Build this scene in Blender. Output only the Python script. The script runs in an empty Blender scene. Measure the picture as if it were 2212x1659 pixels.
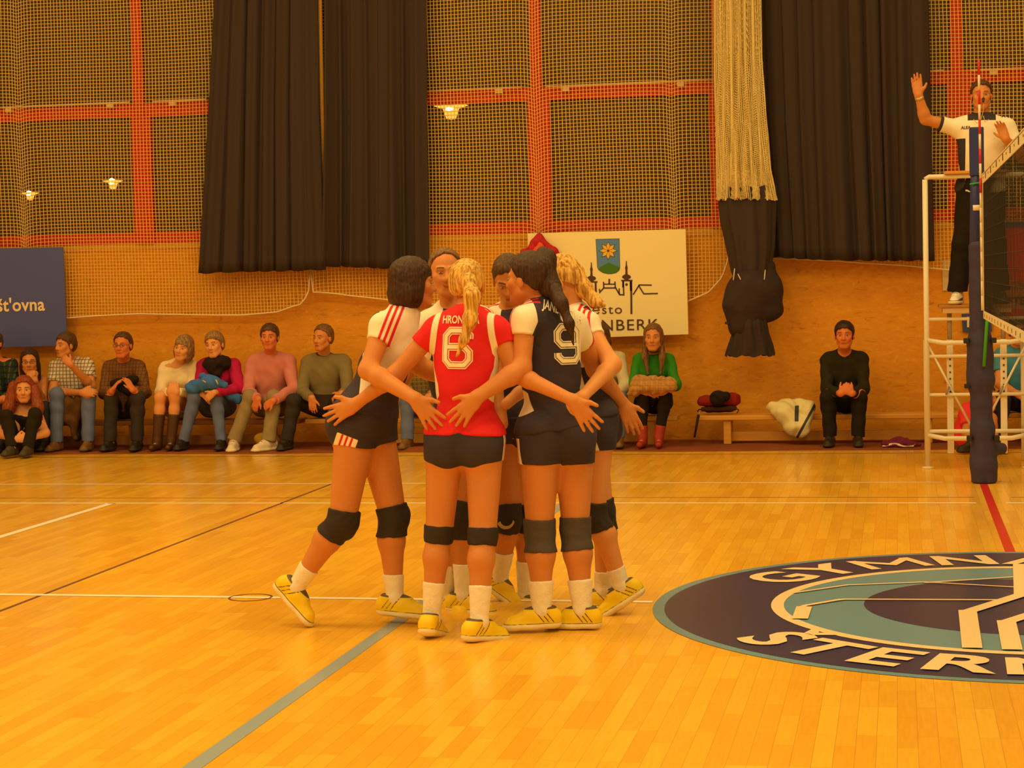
import bpy, bmesh, math, random
import numpy as np
from mathutils import Vector, Matrix
from mathutils.bvhtree import BVHTree

S = bpy.context.scene
COL = S.collection
W, H = 2212, 1659
# ------------------------------------------------------------------ camera
F_PX = 4237.0
YAW, PITCH, ROLL = -0.19528, -0.05513, -0.02313
CAM = np.array([-0.608, -13.796, 1.636])
_f = np.array([math.sin(YAW)*math.cos(PITCH), math.cos(YAW)*math.cos(PITCH), math.sin(PITCH)])
_r0 = np.array([math.cos(YAW), -math.sin(YAW), 0.0]); _u0 = np.cross(_r0, _f)
_r = _r0*math.cos(ROLL)+_u0*math.sin(ROLL); _u = -_r0*math.sin(ROLL)+_u0*math.cos(ROLL)
cam = bpy.data.objects.new('camera', bpy.data.cameras.new('camera'))
COL.objects.link(cam)
M = Matrix(((_r[0], _u[0], -_f[0], CAM[0]), (_r[1], _u[1], -_f[1], CAM[1]), (_r[2], _u[2], -_f[2], CAM[2]), (0, 0, 0, 1)))
cam.matrix_world = M
cam.data.sensor_width = 36.0
cam.data.lens = 36.0*F_PX/W
cam.data.clip_start = 0.1
cam.data.clip_end = 200
S.camera = cam
# ------------------------------------------------------------------ world, lights, exposure
LIGHT = (1.0, 0.63, 0.21)
wd = bpy.data.worlds.new('hall_air'); S.world = wd; wd.use_nodes = True
wd.node_tree.nodes['Background'].inputs[0].default_value = (*LIGHT, 1)
wd.node_tree.nodes['Background'].inputs[1].default_value = 0.46
S.view_settings.view_transform = 'Standard'
S.view_settings.look = 'None'
S.view_settings.gamma = 1.0
S.view_settings.use_curve_mapping = False
S.view_settings.exposure = 0.0
LAMPS = [(x, y) for x in (-10.0, -4.5, 1.0) for y in (-11.5, -5.5, 0.5)]
for i, (x, y) in enumerate(LAMPS):
    l = bpy.data.lights.new('hall_lamp', 'AREA'); l.shape = 'RECTANGLE'; l.size = 1.9; l.size_y = 1.9
    l.energy = {-11.5: 225, -5.5: 210, 0.5: 132}[y]; l.color = LIGHT
    o = bpy.data.objects.new('hall_lamp', l); o.location = (x, y, 7.6); COL.objects.link(o)
S.cycles.max_bounces = 5
S.cycles.diffuse_bounces = 3
S.cycles.glossy_bounces = 3
S.cycles.transparent_max_bounces = 12
S.cycles.use_denoising = True
S.cycles.sample_clamp_indirect = 4.0

# ------------------------------------------------------------------ pixel to place
def ray(x, y):
    return _f+_r*(x-W/2)/F_PX-_u*(y-H/2)/F_PX
def at(x, y, Y):
    d = ray(x, y); return CAM+d*(Y-CAM[1])/d[1]
def fl(x, y, z=0.0):
    d = ray(x, y); return CAM+d*(z-CAM[2])/d[2]
def V(*a): return np.array(a, float)
def nz(v):
    v = np.asarray(v, float); return v/(np.linalg.norm(v)+1e-12)

# ------------------------------------------------------------------ materials
MATS = {}
def srgb(r, g, b):
    return tuple(((c/255)/12.92 if c/255 <= 0.04045 else ((c/255+0.055)/1.055)**2.4) for c in (r, g, b))
def mat(name, col, rough=0.6, metal=0.0, bump=0.0, bscale=40.0, emit=None, spec=0.4, var=0.0, vscale=8.0, coat=0.0, sheen=0.0, stretch=None):
    if name in MATS: return MATS[name]
    m = bpy.data.materials.new(name); m.use_nodes = True; MATS[name] = m
    nt = m.node_tree; b = nt.nodes['Principled BSDF']
    b.inputs['Base Color'].default_value = (*col, 1); b.inputs['Roughness'].default_value = rough
    b.inputs['Metallic'].default_value = metal; b.inputs['Specular IOR Level'].default_value = spec
    b.inputs['Coat Weight'].default_value = coat
    b.inputs['Sheen Weight'].default_value = sheen
    tc = nt.nodes.new('ShaderNodeTexCoord'); mp = nt.nodes.new('ShaderNodeMapping')
    nt.links.new(tc.outputs['Object'], mp.inputs[0])
    if stretch: mp.inputs['Scale'].default_value = stretch
    if var > 0:
        n = nt.nodes.new('ShaderNodeTexNoise'); n.inputs['Scale'].default_value = vscale; n.inputs['Detail'].default_value = 4
        nt.links.new(mp.outputs[0], n.inputs['Vector'])
        cr = nt.nodes.new('ShaderNodeMix'); cr.data_type = 'RGBA'
        cr.inputs[6].default_value = (*[c*(1-var) for c in col], 1); cr.inputs[7].default_value = (*[min(1, c*(1+var)) for c in col], 1)
        nt.links.new(n.outputs[0], cr.inputs[0]); nt.links.new(cr.outputs[2], b.inputs['Base Color'])
    if bump > 0:
        n2 = nt.nodes.new('ShaderNodeTexNoise'); n2.inputs['Scale'].default_value = bscale; n2.inputs['Detail'].default_value = 3
        nt.links.new(mp.outputs[0], n2.inputs['Vector'])
        bp = nt.nodes.new('ShaderNodeBump'); bp.inputs['Strength'].default_value = bump; bp.inputs['Distance'].default_value = 0.01
        nt.links.new(n2.outputs[0], bp.inputs['Height']); nt.links.new(bp.outputs[0], b.inputs['Normal'])
    if emit:
        b.inputs['Emission Color'].default_value = (*emit[:3], 1); b.inputs['Emission Strength'].default_value = emit[3]
    return m
def paint(name, base, layers, rough=0.7, width=0.0012, bump=0.15, bscale=60.0, spec=0.3, sheen=0.0):
    """base colour, then each (attribute, colour) covers it where the attribute is positive"""
    if name in MATS: return MATS[name]
    m = mat(name, base, rough, bump=bump, bscale=bscale, spec=spec, sheen=sheen)
    nt = m.node_tree; b = nt.nodes['Principled BSDF']; last = None
    for a, c in layers:
        at_ = nt.nodes.new('ShaderNodeAttribute'); at_.attribute_name = a
        mr = nt.nodes.new('ShaderNodeMapRange'); mr.inputs[1].default_value = -width; mr.inputs[2].default_value = width
        nt.links.new(at_.outputs['Fac'], mr.inputs[0])
        mx = nt.nodes.new('ShaderNodeMix'); mx.data_type = 'RGBA'
        nt.links.new(mr.outputs[0], mx.inputs[0])
        if last is None: mx.inputs[6].default_value = (*base, 1)
        else: nt.links.new(last, mx.inputs[6])
        mx.inputs[7].default_value = (*c, 1); last = mx.outputs[2]
    nt.links.new(last, b.inputs['Base Color'])
    return m

# ------------------------------------------------------------------ object helpers
def tag(o, label=None, cat=None, group=None, kind=None):
    if label: o['label'] = label
    if cat: o['category'] = cat
    if group: o['group'] = group
    if kind: o['kind'] = kind
    return o
def empty(name, loc, label, cat, group=None):
    o = bpy.data.objects.new(name, None); COL.objects.link(o); o.location = tuple(loc); o.empty_display_size = 0.1
    return tag(o, label, cat, group)
def link(name, me, m, parent=None, smooth=True):
    o = bpy.data.objects.new(name, me); COL.objects.link(o)
    if m is not None: me.materials.append(m)
    if smooth: me.shade_smooth()
    if parent is not None:
        o.parent = parent
        o.matrix_parent_inverse = Matrix.Translation(-Vector(world_loc(parent)))
    return o
def world_loc(p):
    return p.location   # holders at the top are unrotated; parts keep their origin at 0
class MB:
    """collects boxes, tubes and sheets into one mesh"""
    def __init__(s): s.v = []; s.f = []
    def add(s, vs, fs):
        n = len(s.v); s.v += [tuple(map(float, p)) for p in vs]; s.f += [tuple(i+n for i in q) for q in fs]; return s
    def box(s, a, b):
        x0, y0, z0 = a; x1, y1, z1 = b
        return s.add([(x0, y0, z0), (x1, y0, z0), (x1, y1, z0), (x0, y1, z0), (x0, y0, z1), (x1, y0, z1), (x1, y1, z1), (x0, y1, z1)],
                     [(0, 3, 2, 1), (4, 5, 6, 7), (0, 1, 5, 4), (1, 2, 6, 5), (2, 3, 7, 6), (3, 0, 4, 7)])
    def bar(s, p, q, w, h, up=(0, 0, 1)):
        p = np.array(p, float); q = np.array(q, float); d = nz(q-p); sd = nz(np.cross(d, up)); u = np.cross(sd, d)
        vs = [c+sd*w/2*i+u*h/2*j for c in (p, q) for i, j in ((-1, -1), (1, -1), (1, 1), (-1, 1))]
        return s.add(vs, [(0, 1, 2, 3), (7, 6, 5, 4), (0, 4, 5, 1), (1, 5, 6, 2), (2, 6, 7, 3), (3, 7, 4, 0)])
    def tube(s, pts, r, n=10, cap=True):
        pts = [np.array(p, float) for p in pts]; rs = r if hasattr(r, '__len__') else [r]*len(pts); rings = []
        t0 = nz(pts[1]-pts[0]); ref = V(0, 0, 1) if abs(t0[2]) < .9 else V(1, 0, 0); a = nz(np.cross(t0, ref))
        for i, p in enumerate(pts):
            t = nz(pts[min(i+1, len(pts)-1)]-pts[max(i-1, 0)]); a = nz(a-t*(a@t)); b = np.cross(t, a)
            rings.append([p+rs[i]*(a*math.cos(2*math.pi*k/n)+b*math.sin(2*math.pi*k/n)) for k in range(n)])
        vs = [v for R in rings for v in R]
        fs = [(i*n+k, i*n+(k+1) % n, (i+1)*n+(k+1) % n, (i+1)*n+k) for i in range(len(pts)-1) for k in range(n)]
        if cap: fs += [tuple(range(n))[::-1], tuple((len(pts)-1)*n+k for k in range(n))]
        return s.add(vs, fs)
    def lathe(s, c, prof, n=24):
        c = np.array(c, float); vs = [c+V(r*math.cos(2*math.pi*k/n), r*math.sin(2*math.pi*k/n), z) for r, z in prof for k in range(n)]
        fs = [(i*n+k, i*n+(k+1) % n, (i+1)*n+(k+1) % n, (i+1)*n+k) for i in range(len(prof)-1) for k in range(n)]
        return s.add(vs, fs)
    def poly(s, pts): return s.add(pts, [tuple(range(len(pts)))])
    def slab(s, pts, off):
        """a flat outline given thickness by the vector off"""
        n = len(pts); pts = [np.array(p, float) for p in pts]; off = np.array(off, float)
        return s.add(pts+[p+off for p in pts], [tuple(range(n)), tuple(range(2*n-1, n-1, -1))]+[(i, (i+1) % n+0, (i+1) % n+n, i+n)[::-1] for i in range(n)])
    def grid(s, fn, nu, nv):
        vs = [fn(i/nu, j/nv) for j in range(nv+1) for i in range(nu+1)]
        return s.add(vs, [(j*(nu+1)+i, j*(nu+1)+i+1, (j+1)*(nu+1)+i+1, (j+1)*(nu+1)+i) for j in range(nv) for i in range(nu)])
    def build(s, name, m, parent=None, smooth=False, bevel=0.0):
        me = bpy.data.meshes.new(name); me.from_pydata(s.v, [], s.f); me.validate(); me.update()
        o = link(name, me, m, parent, smooth)
        if bevel > 0:
            b = o.modifiers.new('bevel', 'BEVEL'); b.width = bevel; b.segments = 2; b.limit_method = 'ANGLE'
        return o
def recenter(o, c):
    """moves the origin of an unparented mesh to c"""
    c = Vector([float(x) for x in c]); o.data.transform(Matrix.Translation(-c)); o.location = c; return o
_textcache = {}
def text2d(s, size=1.0, bold=0.0, sx=1.0, space=1.0):
    """triangulated glyphs of a string as 2-D points, centred"""
    cu = bpy.data.curves.new('t', 'FONT'); cu.body = s; cu.size = size; cu.offset = bold; cu.align_x = 'CENTER'; cu.resolution_u = 4
    cu.space_character = space
    o = bpy.data.objects.new('t', cu); COL.objects.link(o)
    dg = bpy.context.evaluated_depsgraph_get(); me = bpy.data.meshes.new_from_object(o.evaluated_get(dg))
    vs = [(v.co.x*sx, v.co.y) for v in me.vertices]; fs = [tuple(p.vertices) for p in me.polygons]
    bpy.data.objects.remove(o); bpy.data.curves.remove(cu); bpy.data.meshes.remove(me)
    return vs, fs

# ------------------------------------------------------------------ solid modelling by distance fields
def rc(a, b, ra, rb=None, k=0.02, clip=(), flat=None, tag=''):
    return dict(t='rc', a=np.array(a, float), b=np.array(b, float), ra=ra, rb=ra if rb is None else rb, k=k, clip=list(clip), flat=flat, tag=tag)
def el(c, r, R=None, k=0.03, clip=(), tag='', neg=False):
    return dict(t='el', c=np.array(c, float), r=np.array(r, float), R=np.eye(3) if R is None else np.array(R, float), k=k, clip=list(clip), tag=tag, neg=neg)
def infl(p, t, k=None, clip=()):
    q = dict(p)
    if q['t'] == 'rc': q['ra'] = q['ra']+t; q['rb'] = q['rb']+t
    else: q['r'] = q['r']+t
    if k is not None: q['k'] = k
    q['clip'] = list(q['clip'])+list(clip)
    return q
def bounds(p):
    if p['t'] == 'rc':
        m = max(p['ra'], p['rb']); return np.minimum(p['a'], p['b'])-m, np.maximum(p['a'], p['b'])+m
    e = np.sqrt(((p['R']*p['r'][None, :])**2).sum(1)); return p['c']-e, p['c']+e
def solid(prims, h, wob=None, final=None, lo_cut=None):
    """distance field of the smooth union of prims on a grid, meshed by surface nets -> (verts, quads)"""
    B = [bounds(p) for p in prims if not p.get('neg')]
    lo = np.min([b[0] for b in B], 0)-0.02; hi = np.max([b[1] for b in B], 0)+0.02
    n = np.ceil((hi-lo)/h).astype(int)+2
    D = np.full(n, 0.5, np.float32)
    ax = [lo[i]+h*np.arange(n[i]) for i in range(3)]
    for p in prims:
        b0, b1 = bounds(p); mg = p['k']+0.02
        i0 = np.clip(np.floor((b0-mg-lo)/h).astype(int), 0, n-1); i1 = np.clip(np.ceil((b1+mg-lo)/h).astype(int)+1, 1, n)
        if (i1 <= i0).any(): continue
        X = ax[0][i0[0]:i1[0]][:, None, None].astype(np.float32); Y = ax[1][i0[1]:i1[1]][None, :, None].astype(np.float32); Z = ax[2][i0[2]:i1[2]][None, None, :].astype(np.float32)
        if p['t'] == 'rc':
            a, b = p['a'].copy(), p['b'].copy()
            x, y, z = X-a[0], Y-a[1], Z-a[2]; ba = b-a
            if p['flat'] is not None:
                nn, s = p['flat']; nn = nz(nn); g = 1/s-1
                dt = x*nn[0]+y*nn[1]+z*nn[2]
                x = x+dt*nn[0]*g; y = y+dt*nn[1]*g; z = z+dt*nn[2]*g; ba = ba+nn*(ba@nn)*g
            L = ba@ba+1e-12
            t = np.clip((x*ba[0]+y*ba[1]+z*ba[2])/L, 0, 1)
            d = np.sqrt((x-t*ba[0])**2+(y-t*ba[1])**2+(z-t*ba[2])**2)-(p['ra']+(p['rb']-p['ra'])*t)
            if p['flat'] is not None: d = d*max(.5, p['flat'][1])
        else:
            x, y, z = X-p['c'][0], Y-p['c'][1], Z-p['c'][2]; R = p['R']; r = p['r']
            u = [(x*R[0, i]+y*R[1, i]+z*R[2, i])/r[i] for i in range(3)]
            k0 = np.sqrt(u[0]**2+u[1]**2+u[2]**2); k1 = np.sqrt((u[0]/r[0])**2+(u[1]/r[1])**2+(u[2]/r[2])**2)+1e-6
            d = k0*(k0-1)/k1
        for c, nn in p['clip']:
            d = np.maximum(d, (X-c[0])*nn[0]+(Y-c[1])*nn[1]+(Z-c[2])*nn[2])
        sl = tuple(slice(i0[i], i1[i]) for i in range(3)); A = D[sl]; k = max(p['k'], 1e-4)
        if p.get('neg'):
            d = -d; hh = np.maximum(k-np.abs(A-d), 0)/k; D[sl] = np.maximum(A, d)+hh*hh*k/4
        else:
            hh = np.maximum(k-np.abs(A-d), 0)/k; D[sl] = np.minimum(A, d)-hh*hh*k/4
    if wob or final is not None:
        X = ax[0][:, None, None]; Y = ax[1][None, :, None]; Z = ax[2][None, None, :]
        if wob:
            am, fr = wob
            D = D+(am*(np.sin(X*fr+1.7*np.sin(Z*fr*.6)+Y*fr*.4)*np.sin(Z*fr*.8+2*np.sin(X*fr*.5)+Y*fr*.7))).astype(np.float32)
        if final is not None: D = np.maximum(D, final(X, Y, Z).astype(np.float32))
    D[0] = D[-1] = .5; D[:, 0] = D[:, -1] = .5; D[:, :, 0] = D[:, :, -1] = .5
    return surfnet(D, lo, h)
def surfnet(D, lo, h):
    s = D < 0
    c = [s[i:s.shape[0]-1+i, j:s.shape[1]-1+j, k:s.shape[2]-1+k] for i in (0, 1) for j in (0, 1) for k in (0, 1)]
    a = c[0].copy(); o = c[0].copy()
    for q in c[1:]: a &= q; o |= q
    I, J, K = np.nonzero(o & ~a)
    if len(I) == 0: return np.zeros((0, 3)), np.zeros((0, 4), int)
    acc = np.zeros((len(I), 3)); cnt = np.zeros(len(I))
    cor = [(i, j, k) for i in (0, 1) for j in (0, 1) for k in (0, 1)]
    vals = {q: D[I+q[0], J+q[1], K+q[2]].astype(np.float64) for q in cor}
    for p in cor:
        for axn in range(3):
            if p[axn] == 0:
                q = list(p); q[axn] = 1; q = tuple(q); v0, v1 = vals[p], vals[q]
                m = (v0 < 0) != (v1 < 0); t = np.where(m, v0/(v0-v1+1e-20), 0)
                P = np.tile(np.array(p, float), (len(I), 1)); P[:, axn] += t
                acc += P*m[:, None]; cnt += m
    verts = lo+h*(acc/cnt[:, None]+np.stack([I, J, K], 1))
    idx = np.full(a.shape, -1, np.int64); idx[I, J, K] = np.arange(len(I))
    quads = []
    for axn in range(3):
        sl0 = [slice(1, -1)]*3; sl1 = [slice(1, -1)]*3
        sl0[axn] = slice(0, -1); sl1[axn] = slice(1, None)
        e0 = s[tuple(sl0)]; e1 = s[tuple(sl1)]
        P = np.stack(np.nonzero(e0 != e1), 1)
        if len(P) == 0: continue
        off = np.array([1, 1, 1]); off[axn] = 0; P = P+off
        b, cc = [(1, 2), (2, 0), (0, 1)][axn]
        eb = np.zeros(3, int); eb[b] = 1; ec = np.zeros(3, int); ec[cc] = 1
        g = lambda Q: idx[Q[:, 0], Q[:, 1], Q[:, 2]]
        q = np.stack([g(P-eb-ec), g(P-ec), g(P), g(P-eb)], 1)
        flip = ~s[tuple(P.T)]
        q[flip] = q[flip][:, ::-1]
        quads.append(q)
    q = np.concatenate(quads); q = q[(q >= 0).all(1)]
    return verts, q
def sdf_obj(name, prims, h, m, parent=None, fields=None, wob=None, final=None):
    v, q = solid(prims, h, wob, final)
    return raw_obj(name, v, q, m, parent, fields)
def raw_obj(name, v, q, m, parent=None, fields=None):
    me = bpy.data.meshes.new(name)
    me.vertices.add(len(v)); me.vertices.foreach_set('co', v.astype(np.float32).ravel())
    me.loops.add(len(q)*4); me.loops.foreach_set('vertex_index', q.astype(np.int32).ravel())
    me.polygons.add(len(q)); me.polygons.foreach_set('loop_start', np.arange(0, len(q)*4, 4, dtype=np.int32))
    me.update(calc_edges=True)
    if fields:
        for nme, val in fields(v).items():
            at_ = me.attributes.new(nme, 'FLOAT', 'POINT'); at_.data.foreach_set('value', val.astype(np.float32))
    return link(name, me, m, parent, True)

# ------------------------------------------------------------------ people
SKIN = {'warm': (.62, .245, .075), 'fair': (.74, .33, .12), 'red': (.66, .20, .06)}
def frame(side, fr, up):
    up = nz(up); fr = nz(np.asarray(fr, float)-up*(np.asarray(fr, float)@up)); sd = nz(np.cross(fr, up))
    if sd@side < 0: sd = -sd
    return np.stack([sd, fr, up], 1)
def hand(w, d, tv, n, k=1.0, curl=.15, spread=.16, nf=4):
    """palm, four fingers of two joints each, and a thumb leaving the side of the palm"""
    d = nz(d); n = nz(n-d*(n@d)); s = nz(tv-d*(tv@d)-n*(tv@n))
    P = [rc(w, w+d*.03*k, .026*k, .033*k, .02, flat=(n, .62)),
         rc(w+d*.035*k+s*.012*k, w+d*.08*k+s*.018*k, .024*k, .022*k, .015, flat=(n, .55)),
         rc(w+d*.035*k-s*.012*k, w+d*.078*k-s*.020*k, .024*k, .020*k, .015, flat=(n, .55))]
    for i in range(nf):
        off = (.031, .0105, -.0105, -.031)[i]; ln = (.92, 1.04, .97, .78)[i]; an = spread*(1.25, .35, -.45, -1.35)[i]
        b = w+d*(.082+(.0, .005, .003, -.006)[i])*k+s*off*k
        dd = nz(d*math.cos(an)+s*math.sin(an)); c0 = curl*.6; d1 = nz(dd*math.cos(c0)-n*math.sin(c0)); d2 = nz(dd*math.cos(c0+curl*1.3)-n*math.sin(c0+curl*1.3))
        m = b+d1*.040*ln*k; e = m+d2*.040*ln*k
        P += [rc(b-dd*.012*k, m, .0105*k, .0095*k, .006, tag='fg'), rc(m, e, .0095*k, .0078*k, .003, tag='fg')]
    b = w+d*.025*k+s*.024*k; t1 = nz(d*.62+s*.78); m = b+t1*.040*k; e = m+nz(d*.85+s*.5)*.034*k
    P += [rc(b, m, .0145*k, .0115*k, .010, tag='fg'), rc(m, e, .0112*k, .009*k, .004, tag='fg')]
    return P
def head_prims(c, R, male=False, k=1.0, jaw=1.0):
    g = lambda *p: c+R@(V(*p)*k)
    P = [el(g(0, -.014, .030), V(.075, .093, .086)*k, R, .02), el(g(0, .024, -.040), V(.058*jaw, .064, .070)*k, R, .03),
         rc(g(-.012, .058, -.094), g(.012, .058, -.094), .022*k, k=.02)]
    for s in (-1, 1):
        P += [rc(g(s*.050*jaw, .005, -.058), g(s*.018, .055, -.094), .019*k, k=.02), rc(g(s*.045, .052, -.018), g(s*.030, .062, -.032), .020*k, k=.02),
              rc(g(s*.014, .081, .022), g(s*.044, .066, .020), .010*k, k=.012),
              el(g(s*.079, -.008, -.010), V(.008, .019, .031)*k, R, .006)]
    P += [rc(g(0, .079, .012), g(0, .101, -.030), .0085*k, .0125*k, .012), rc(g(-.011, .090, -.033), g(.011, .090, -.033), .0095*k, k=.008),
          rc(g(-.018, .078, -.062), g(.018, .078, -.062), .0085*k, k=.008), rc(g(-.015, .077, -.073), g(.015, .077, -.073), .0085*k, k=.008)]
    for s in (-1, 1):
        P.append(el(g(s*.031, .093, .001), V(.017, .014, .011)*k, R, .008, neg=True))
    return P
def skin_fields(c, R, k=1.0, smile=0.0):
    def f(v):
        q = (v-c)@R/k; x, y, z = q[:, 0], q[:, 1], q[:, 2]; fr = np.where(y > .045, 0, -1.0)
        zc = -.067+smile*x*x*20
        lip = .0085-np.sqrt((x/3.0)**2+(z-zc)**2)+fr
        mouth = .0022-np.abs(z-zc)-np.maximum(0, np.abs(x)-.022)+fr
        ax = np.abs(x)
        brow = .0042-np.abs(z-(.026-(ax-.03)**2*6))-np.maximum(0, np.abs(ax-.031)-.016)+fr
        return dict(lip=lip, mouth=mouth, brow=brow)
    return f
def skin_mat(kind, brow=(.10, .05, .03), blush=0):
    c = SKIN[kind]
    return paint('skin_'+kind+'_%d' % int(brow[0]*1000), c, [('lip', (c[0]*.82, c[1]*.50, c[2]*.55)), ('mouth', (c[0]*.35, c[1]*.2, c[2]*.2)), ('brow', brow)],
                 rough=.52, bump=.05, bscale=90, spec=.35, width=.0016)
def hair_mat(name, c, c2=None):
    if name in MATS: return MATS[name]
    m = mat(name, c, .5, bump=.5, bscale=120, spec=.35, stretch=(1, 1, .12))
    nt = m.node_tree; b = nt.nodes['Principled BSDF']; tc = [n for n in nt.nodes if n.type == 'MAPPING'][0]
    w = nt.nodes.new('ShaderNodeTexNoise'); w.inputs['Scale'].default_value = 95; w.inputs['Detail'].default_value = 3
    nt.links.new(tc.outputs[0], w.inputs['Vector'])
    r = nt.nodes.new('ShaderNodeValToRGB'); r.color_ramp.elements[0].position = .38; r.color_ramp.elements[1].position = .62
    c2 = c2 or tuple(min(1, x*1.8) for x in c)
    r.color_ramp.elements[0].color = (*c, 1); r.color_ramp.elements[1].color = (*c2, 1)
    nt.links.new(w.outputs[0], r.inputs[0]); nt.links.new(r.outputs[0], b.inputs['Base Color'])
    return m
LINES = {
    'swept': ([-.12, -.08, -.05, -.02, .01, .03, .045, .06, .12], [-.060, -.055, -.035, .0, .025, .060, .085, .105, .13]),   # hairline height against front-back position in the head's frame
    'short': ([-.12, -.06, -.035, -.012, .012, .03, .05, .075, .12], [-.070, -.066, -.045, -.028, -.004, .030, .050, .060, .066]),
    'high': ([-.12, -.06, -.035, -.012, .012, .03, .05, .075, .12], [-.060, -.056, -.040, -.020, .020, .055, .072, .082, .09]),
    'bob': ([-.12, -.02, .012, .028, .045, .06, .12], [-.115, -.115, -.110, -.075, .020, .035, .036]),
    'tied': ([-.12, -.08, -.05, -.02, .01, .035, .055, .08, .12], [-.060, -.055, -.035, .0, .014, .042, .066, .080, .085]),
    'long': ([-.12, -.02, .0, .02, .045, .065, .12], [-.14, -.14, -.13, -.05, .050, .074, .080]),
}
def hair_cap(c, R, kind, m, par, h, k=1.0, puff=0.0, name='hair', wob=(.0016, 130)):
    g = lambda *p: c+R@(V(*p)*k); xs, ys = LINES[kind]
    P = [el(g(0, -.016, .036), V(.083+puff, .101+puff, .090+puff)*k, R, .02)]
    if kind == 'bob': P += [el(g(0, -.018, -.030), V(.090+puff, .098+puff, .090)*k, R, .03), el(g(0, -.03, -.06), V(.088+puff, .085+puff, .07)*k, R, .03)]
    elif kind == 'long': P += [el(g(0, -.03, -.04), V(.092+puff, .085+puff, .10)*k, R, .03)]
    else: P += [el(g(0, -.040, -.010), V(.076, .072, .066)*k, R, .03)]
    def fin(X, Y, Z):
        x = X-c[0]; y = Y-c[1]; z = Z-c[2]
        ly = (x*R[0, 1]+y*R[1, 1]+z*R[2, 1])/k; lz = (x*R[0, 2]+y*R[1, 2]+z*R[2, 2])/k
        lx = (x*R[0, 0]+y*R[1, 0]+z*R[2, 0])/k
        ln = np.interp(ly, xs, ys)+.004*np.sin(lx*160)+.004*np.sin(lx*53+2)
        return (ln-lz)*.7*k
    return sdf_obj(name, P, h, m, par, final=fin, wob=wob)
def shoe(a, td, m, par, k=1.0, h=.005, roll=None, name='shoe', style='trainer'):
    f = nz(td); up = nz(V(0, 0, 1)-f*f[2]) if roll is None else nz(roll-f*(roll@f)); sd = np.cross(f, up); R = np.stack([sd, f, up], 1)
    O = a-up*.088*k; g = lambda *p: O+R@(V(*p)*k)
    fl_ = (up, .40)
    P = [rc(g(0, -.045, .019), g(0, .045, .019), .044*k, .044*k, .01, flat=fl_), rc(g(0, .045, .019), g(.004, .140, .019), .044*k, .047*k, .015, flat=fl_),
         rc(g(0, -.048, .052), g(0, .03, .058), .040*k, .041*k, .02, clip=[(g(0, 0, .098), up)]), rc(g(0, .03, .054), g(.003, .135, .036), .040*k, .034*k, .02),
         rc(g(0, -.050, .06), g(0, -.018, .095), .040*k, .042*k, .015, clip=[(g(0, 0, .106), up)]), rc(g(0, .0, .092), g(0, .07, .074), .026*k, .026*k, .02)]
    def fld(v):
        q = (v-O)@R/k; x, y, z = q[:, 0], q[:, 1], q[:, 2]
        s = (y+.035)-(z-.03)*.75*1.0
        st = .0032-np.abs(((s+.033) % .022)-.011); st = np.minimum(st, .033-np.abs(s+.0)); st = np.minimum(st, np.abs(x)-.014)
        st = np.minimum(np.minimum(st, z-.037), .094-z)
        lace = .003-np.abs(((y+.0) % .016)-.008); lace = np.minimum(np.minimum(lace, .018-np.abs(x)), np.minimum(z-.055, np.minimum(y-.01, .10-y)))
        toe = np.minimum(y-.02, .052-z-(y-.06)*.15)
        return dict(sole=.031-z, rim=np.minimum(.0022-np.abs(z-.033), .2), stripe=st, lace=lace, collar=np.minimum(z-.097, .2), toe=toe)
    o = sdf_obj(name, P, h, m, par, fields=fld)
    return o, g
def limb(pts, rs, k=.02):
    return [rc(pts[i], pts[i+1], rs[i], rs[i+1], k) for i in range(len(pts)-1)]
def lerp(a, b, t): return a+(b-a)*t

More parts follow.
